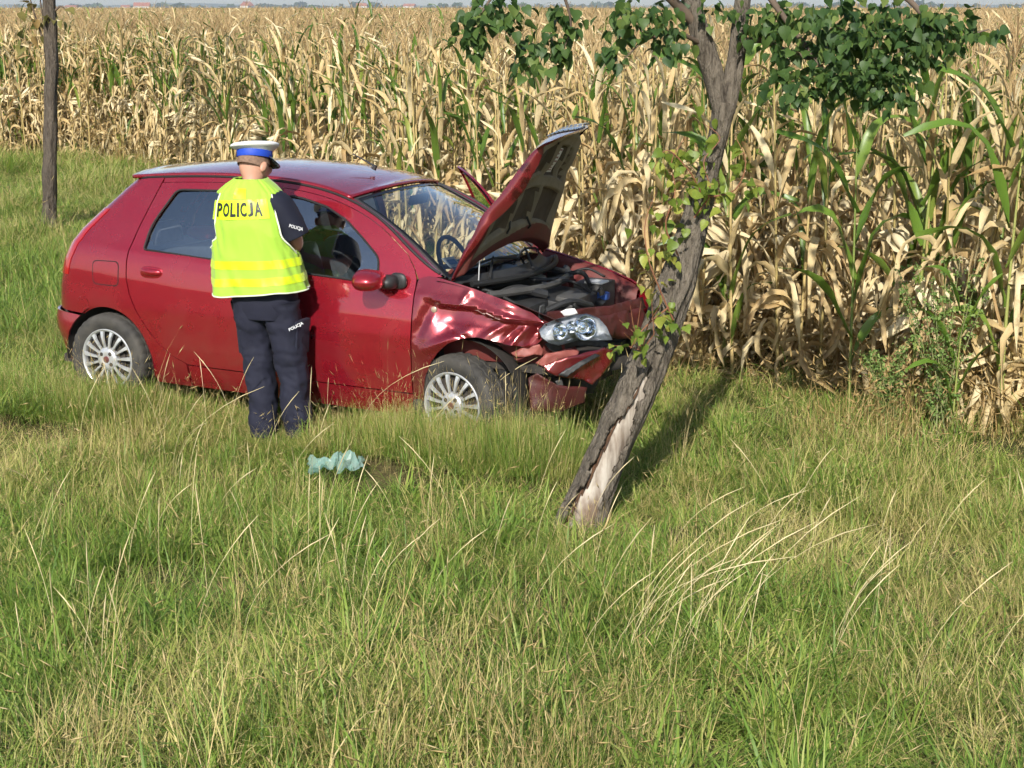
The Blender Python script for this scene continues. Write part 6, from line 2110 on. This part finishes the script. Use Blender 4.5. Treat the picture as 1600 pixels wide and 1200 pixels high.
# long single straw stems standing out of the turf
m_straw2 = pbr('bleached_straw', (.50, .40, .20), .7, var=(.64, .54, .32), vscale=6)
r = np.random.default_rng(12)
mb = MB()
for (u, v, y, h, lx0, ly0, n, sp) in ((1000, 1140, 5.15, .62, .75, .2, 24, .2), (60, 1150, 5.0, .50, -.1, .25, 22, .22), (540, 1000, 5.9, .55, .25, .1, 18, .3), (300, 700, 8.2, .62, .3, 0, 14, .3), (820, 660, 8.5, .66, .1, 0, 9, .2),
                                      (800, 900, 6.6, .5, .2, .1, 22, .8), (1200, 950, 6.2, .5, .3, .1, 22, .7), (400, 850, 7.0, .5, .1, 0, 26, .8), (200, 640, 8.9, .55, .2, 0, 14, .3), (1250, 1150, 5.0, .55, .6, .3, 14, .4), (560, 640, 8.75, .5, .1, 0, 10, .4)):
    b = pix_at(u, v, y)
    for k in range(int(n * .7)):
        q0 = (b.x + r.normal(0, sp), y + r.normal(0, sp * .7)); hh = h * r.uniform(.6, 1.1)
        p0 = Vector((*q0, terrain(*q0)))
        lx, ly = lx0 + r.normal(0, .3), ly0 + r.normal(0, .25)
        pts = [p0 + Vector((lx * q * q * hh, ly * q * q * hh, hh * q * (1 - .22 * (lx * lx + ly * ly) * q * q))) for q in np.linspace(0, 1, 9)]
        mb.tube(pts, [.0009] * 6 + [.0014, .0025, .0006], 4)
tag(mb.build('dry_grass_stalks', m_straw2), 'long bleached grass stalks arching above the turf', 'dry grass', kind='stuff')

# ------------------------------------------------------------------ far background
m_far = leaf_mat('far_tree_foliage', [(0, (.03, .055, .02)), (1, (.07, .10, .035))], .1, .7, .1, per_obj=.2)
m_froof = pbr('far_red_roof', (.26, .09, .06), .8, var=(.33, .13, .08), vscale=.3)
m_fwall = pbr('far_pale_wall', (.62, .60, .55), .8)
m_fdark = pbr('far_window', (.05, .06, .07), .3)
FY = 2100.
def far_pt(u, v, y=FY): return pix_at(u, v, y)
def tree_far(r, c, w, h):
    """crown of leaf clumps round a centre: returns vertices and faces"""
    V, F = [], []
    for _ in range(70):
        q = r.normal(0, 1, 3); q /= np.linalg.norm(q); q *= r.uniform(.2, 1) ** .5
        p = np.array([c[0] + q[0] * w * .5, c[1] + q[1] * w * .5, c[2] + h * .55 + q[2] * h * .45])
        s = w * r.uniform(.10, .22)
        a = r.normal(0, 1, 3); a /= np.linalg.norm(a); b = np.cross(a, r.normal(0, 1, 3)); b /= np.linalg.norm(b)
        n0 = len(V)
        V += [p + a * s, p + b * s, p - a * s, p - b * s]; F.append((n0, n0 + 1, n0 + 2, n0 + 3))
    return V, F
rf_ = np.random.default_rng(44)
V, F, T = [], [], []
for k in range(190):                                        # the hedge line and woods that close the plain
    u = rf_.uniform(-500, 2100); y = rf_.uniform(1900, 2700)
    c = far_pt(u, 12, y); h = rf_.uniform(4.5, 8.5)
    if rf_.uniform() < .25: h *= 1.35
    v, f = tree_far(rf_, (c.x, y, 0.), h * rf_.uniform(.9, 2.2), h); n0 = len(V)
    V += v; F += [tuple(i + n0 for i in q) for q in f]; T += [rf_.uniform()] * len(v)
me = new_mesh('distant_trees', V, F, m_far); set_tint(me, T)
tag(link('distant_trees', me), 'far off line of trees along the horizon', 'trees', kind='stuff')
def house(u, y, w, d, h, rh, rz, label):
    p = far_pt(u, 12, y)
    hs = empty('house', (p.x, y, 0), (0, 0, rz)); tag(hs, label, 'house', 'houses on the horizon')
    MB().box((0, 0, h / 2), (w, d, h)).build('wall', m_fwall, hs, smooth=False)
    V = [(-w / 2 - .4, -d / 2 - .5, h - .2), (w / 2 + .4, -d / 2 - .5, h - .2), (w / 2 + .4, d / 2 + .5, h - .2), (-w / 2 - .4, d / 2 + .5, h - .2), (-w / 2 - .4, 0, h + rh), (w / 2 + .4, 0, h + rh)]
    mesh_obj('roof', V, [(0, 1, 5, 4), (2, 3, 4, 5), (0, 4, 3), (1, 2, 5), (0, 3, 2, 1)], m_froof, hs, smooth=False)
    for k in range(3): MB().box((-w * .3 + k * w * .3, -d / 2 - .02, h * .55), (1.2, .1, 1.4)).build('window', m_fdark, hs, smooth=False)
house(222, 1650, 16, 9, 4.2, 3.6, .1, 'far house with a broad brown red roof right of the young tree')
house(386, 1550, 10, 9, 4.6, 3.8, 1.1, 'far house with a white gable and red roof above the police officer')
house(196, 1700, 9, 8, 3.2, 2.2, .3, 'small pale far house beside the house with the brown red roof')
house(112, 1600, 12, 9, 3.2, 1.8, -.2, 'low pale far house just right of the young tree trunk')
house(565, 1800, 11, 8, 4.6, 3.0, .2, 'far pale house on the horizon above the middle of the car roof')
house(640, 1900, 14, 8, 4.4, 2.8, -.3, 'far pale house on the horizon left of the tree foliage')
V, F = [], []                                               # low hills
for i in range(81):
    x = lerp(-3600, 3600, i / 80)
    h = 8 + 14 * max(0, fbm(x * .0009, 2.2)) + 5 * fbm(x * .004, 7.)
    V += [(x, 4100, -1), (x, 4250, max(2, h))]
    V += [(x, 4400, -1)]
for i in range(80): F += [(3 * i, 3 * i + 3, 3 * i + 4, 3 * i + 1), (3 * i + 1, 3 * i + 4, 3 * i + 5, 3 * i + 2)]
tag(mesh_obj('hills', V, F, pbr('wooded_hill', (.05, .08, .035), .95, var=(.10, .12, .05), vscale=.02)), 'low wooded hills on the horizon', 'hills', kind='structure')
# ------------------------------------------------------------------ air
m_haze, nt, out = mat_new('thin_summer_haze')
t = NT(nt)
pv = t.n('ShaderNodeVolumePrincipled')
pv.inputs['Color'].default_value = (.86, .92, 1., 1)
pv.inputs['Density'].default_value = .00026
pv.inputs['Anisotropy'].default_value = .2
t.l(pv.outputs[0], out.inputs['Volume'])
haze = MB().box((0, 2180, 14.5), (6600, 4700, 32)).build('haze', m_haze, smooth=False)
tag(haze, 'thin pale haze over the plain', 'haze', kind='stuff')
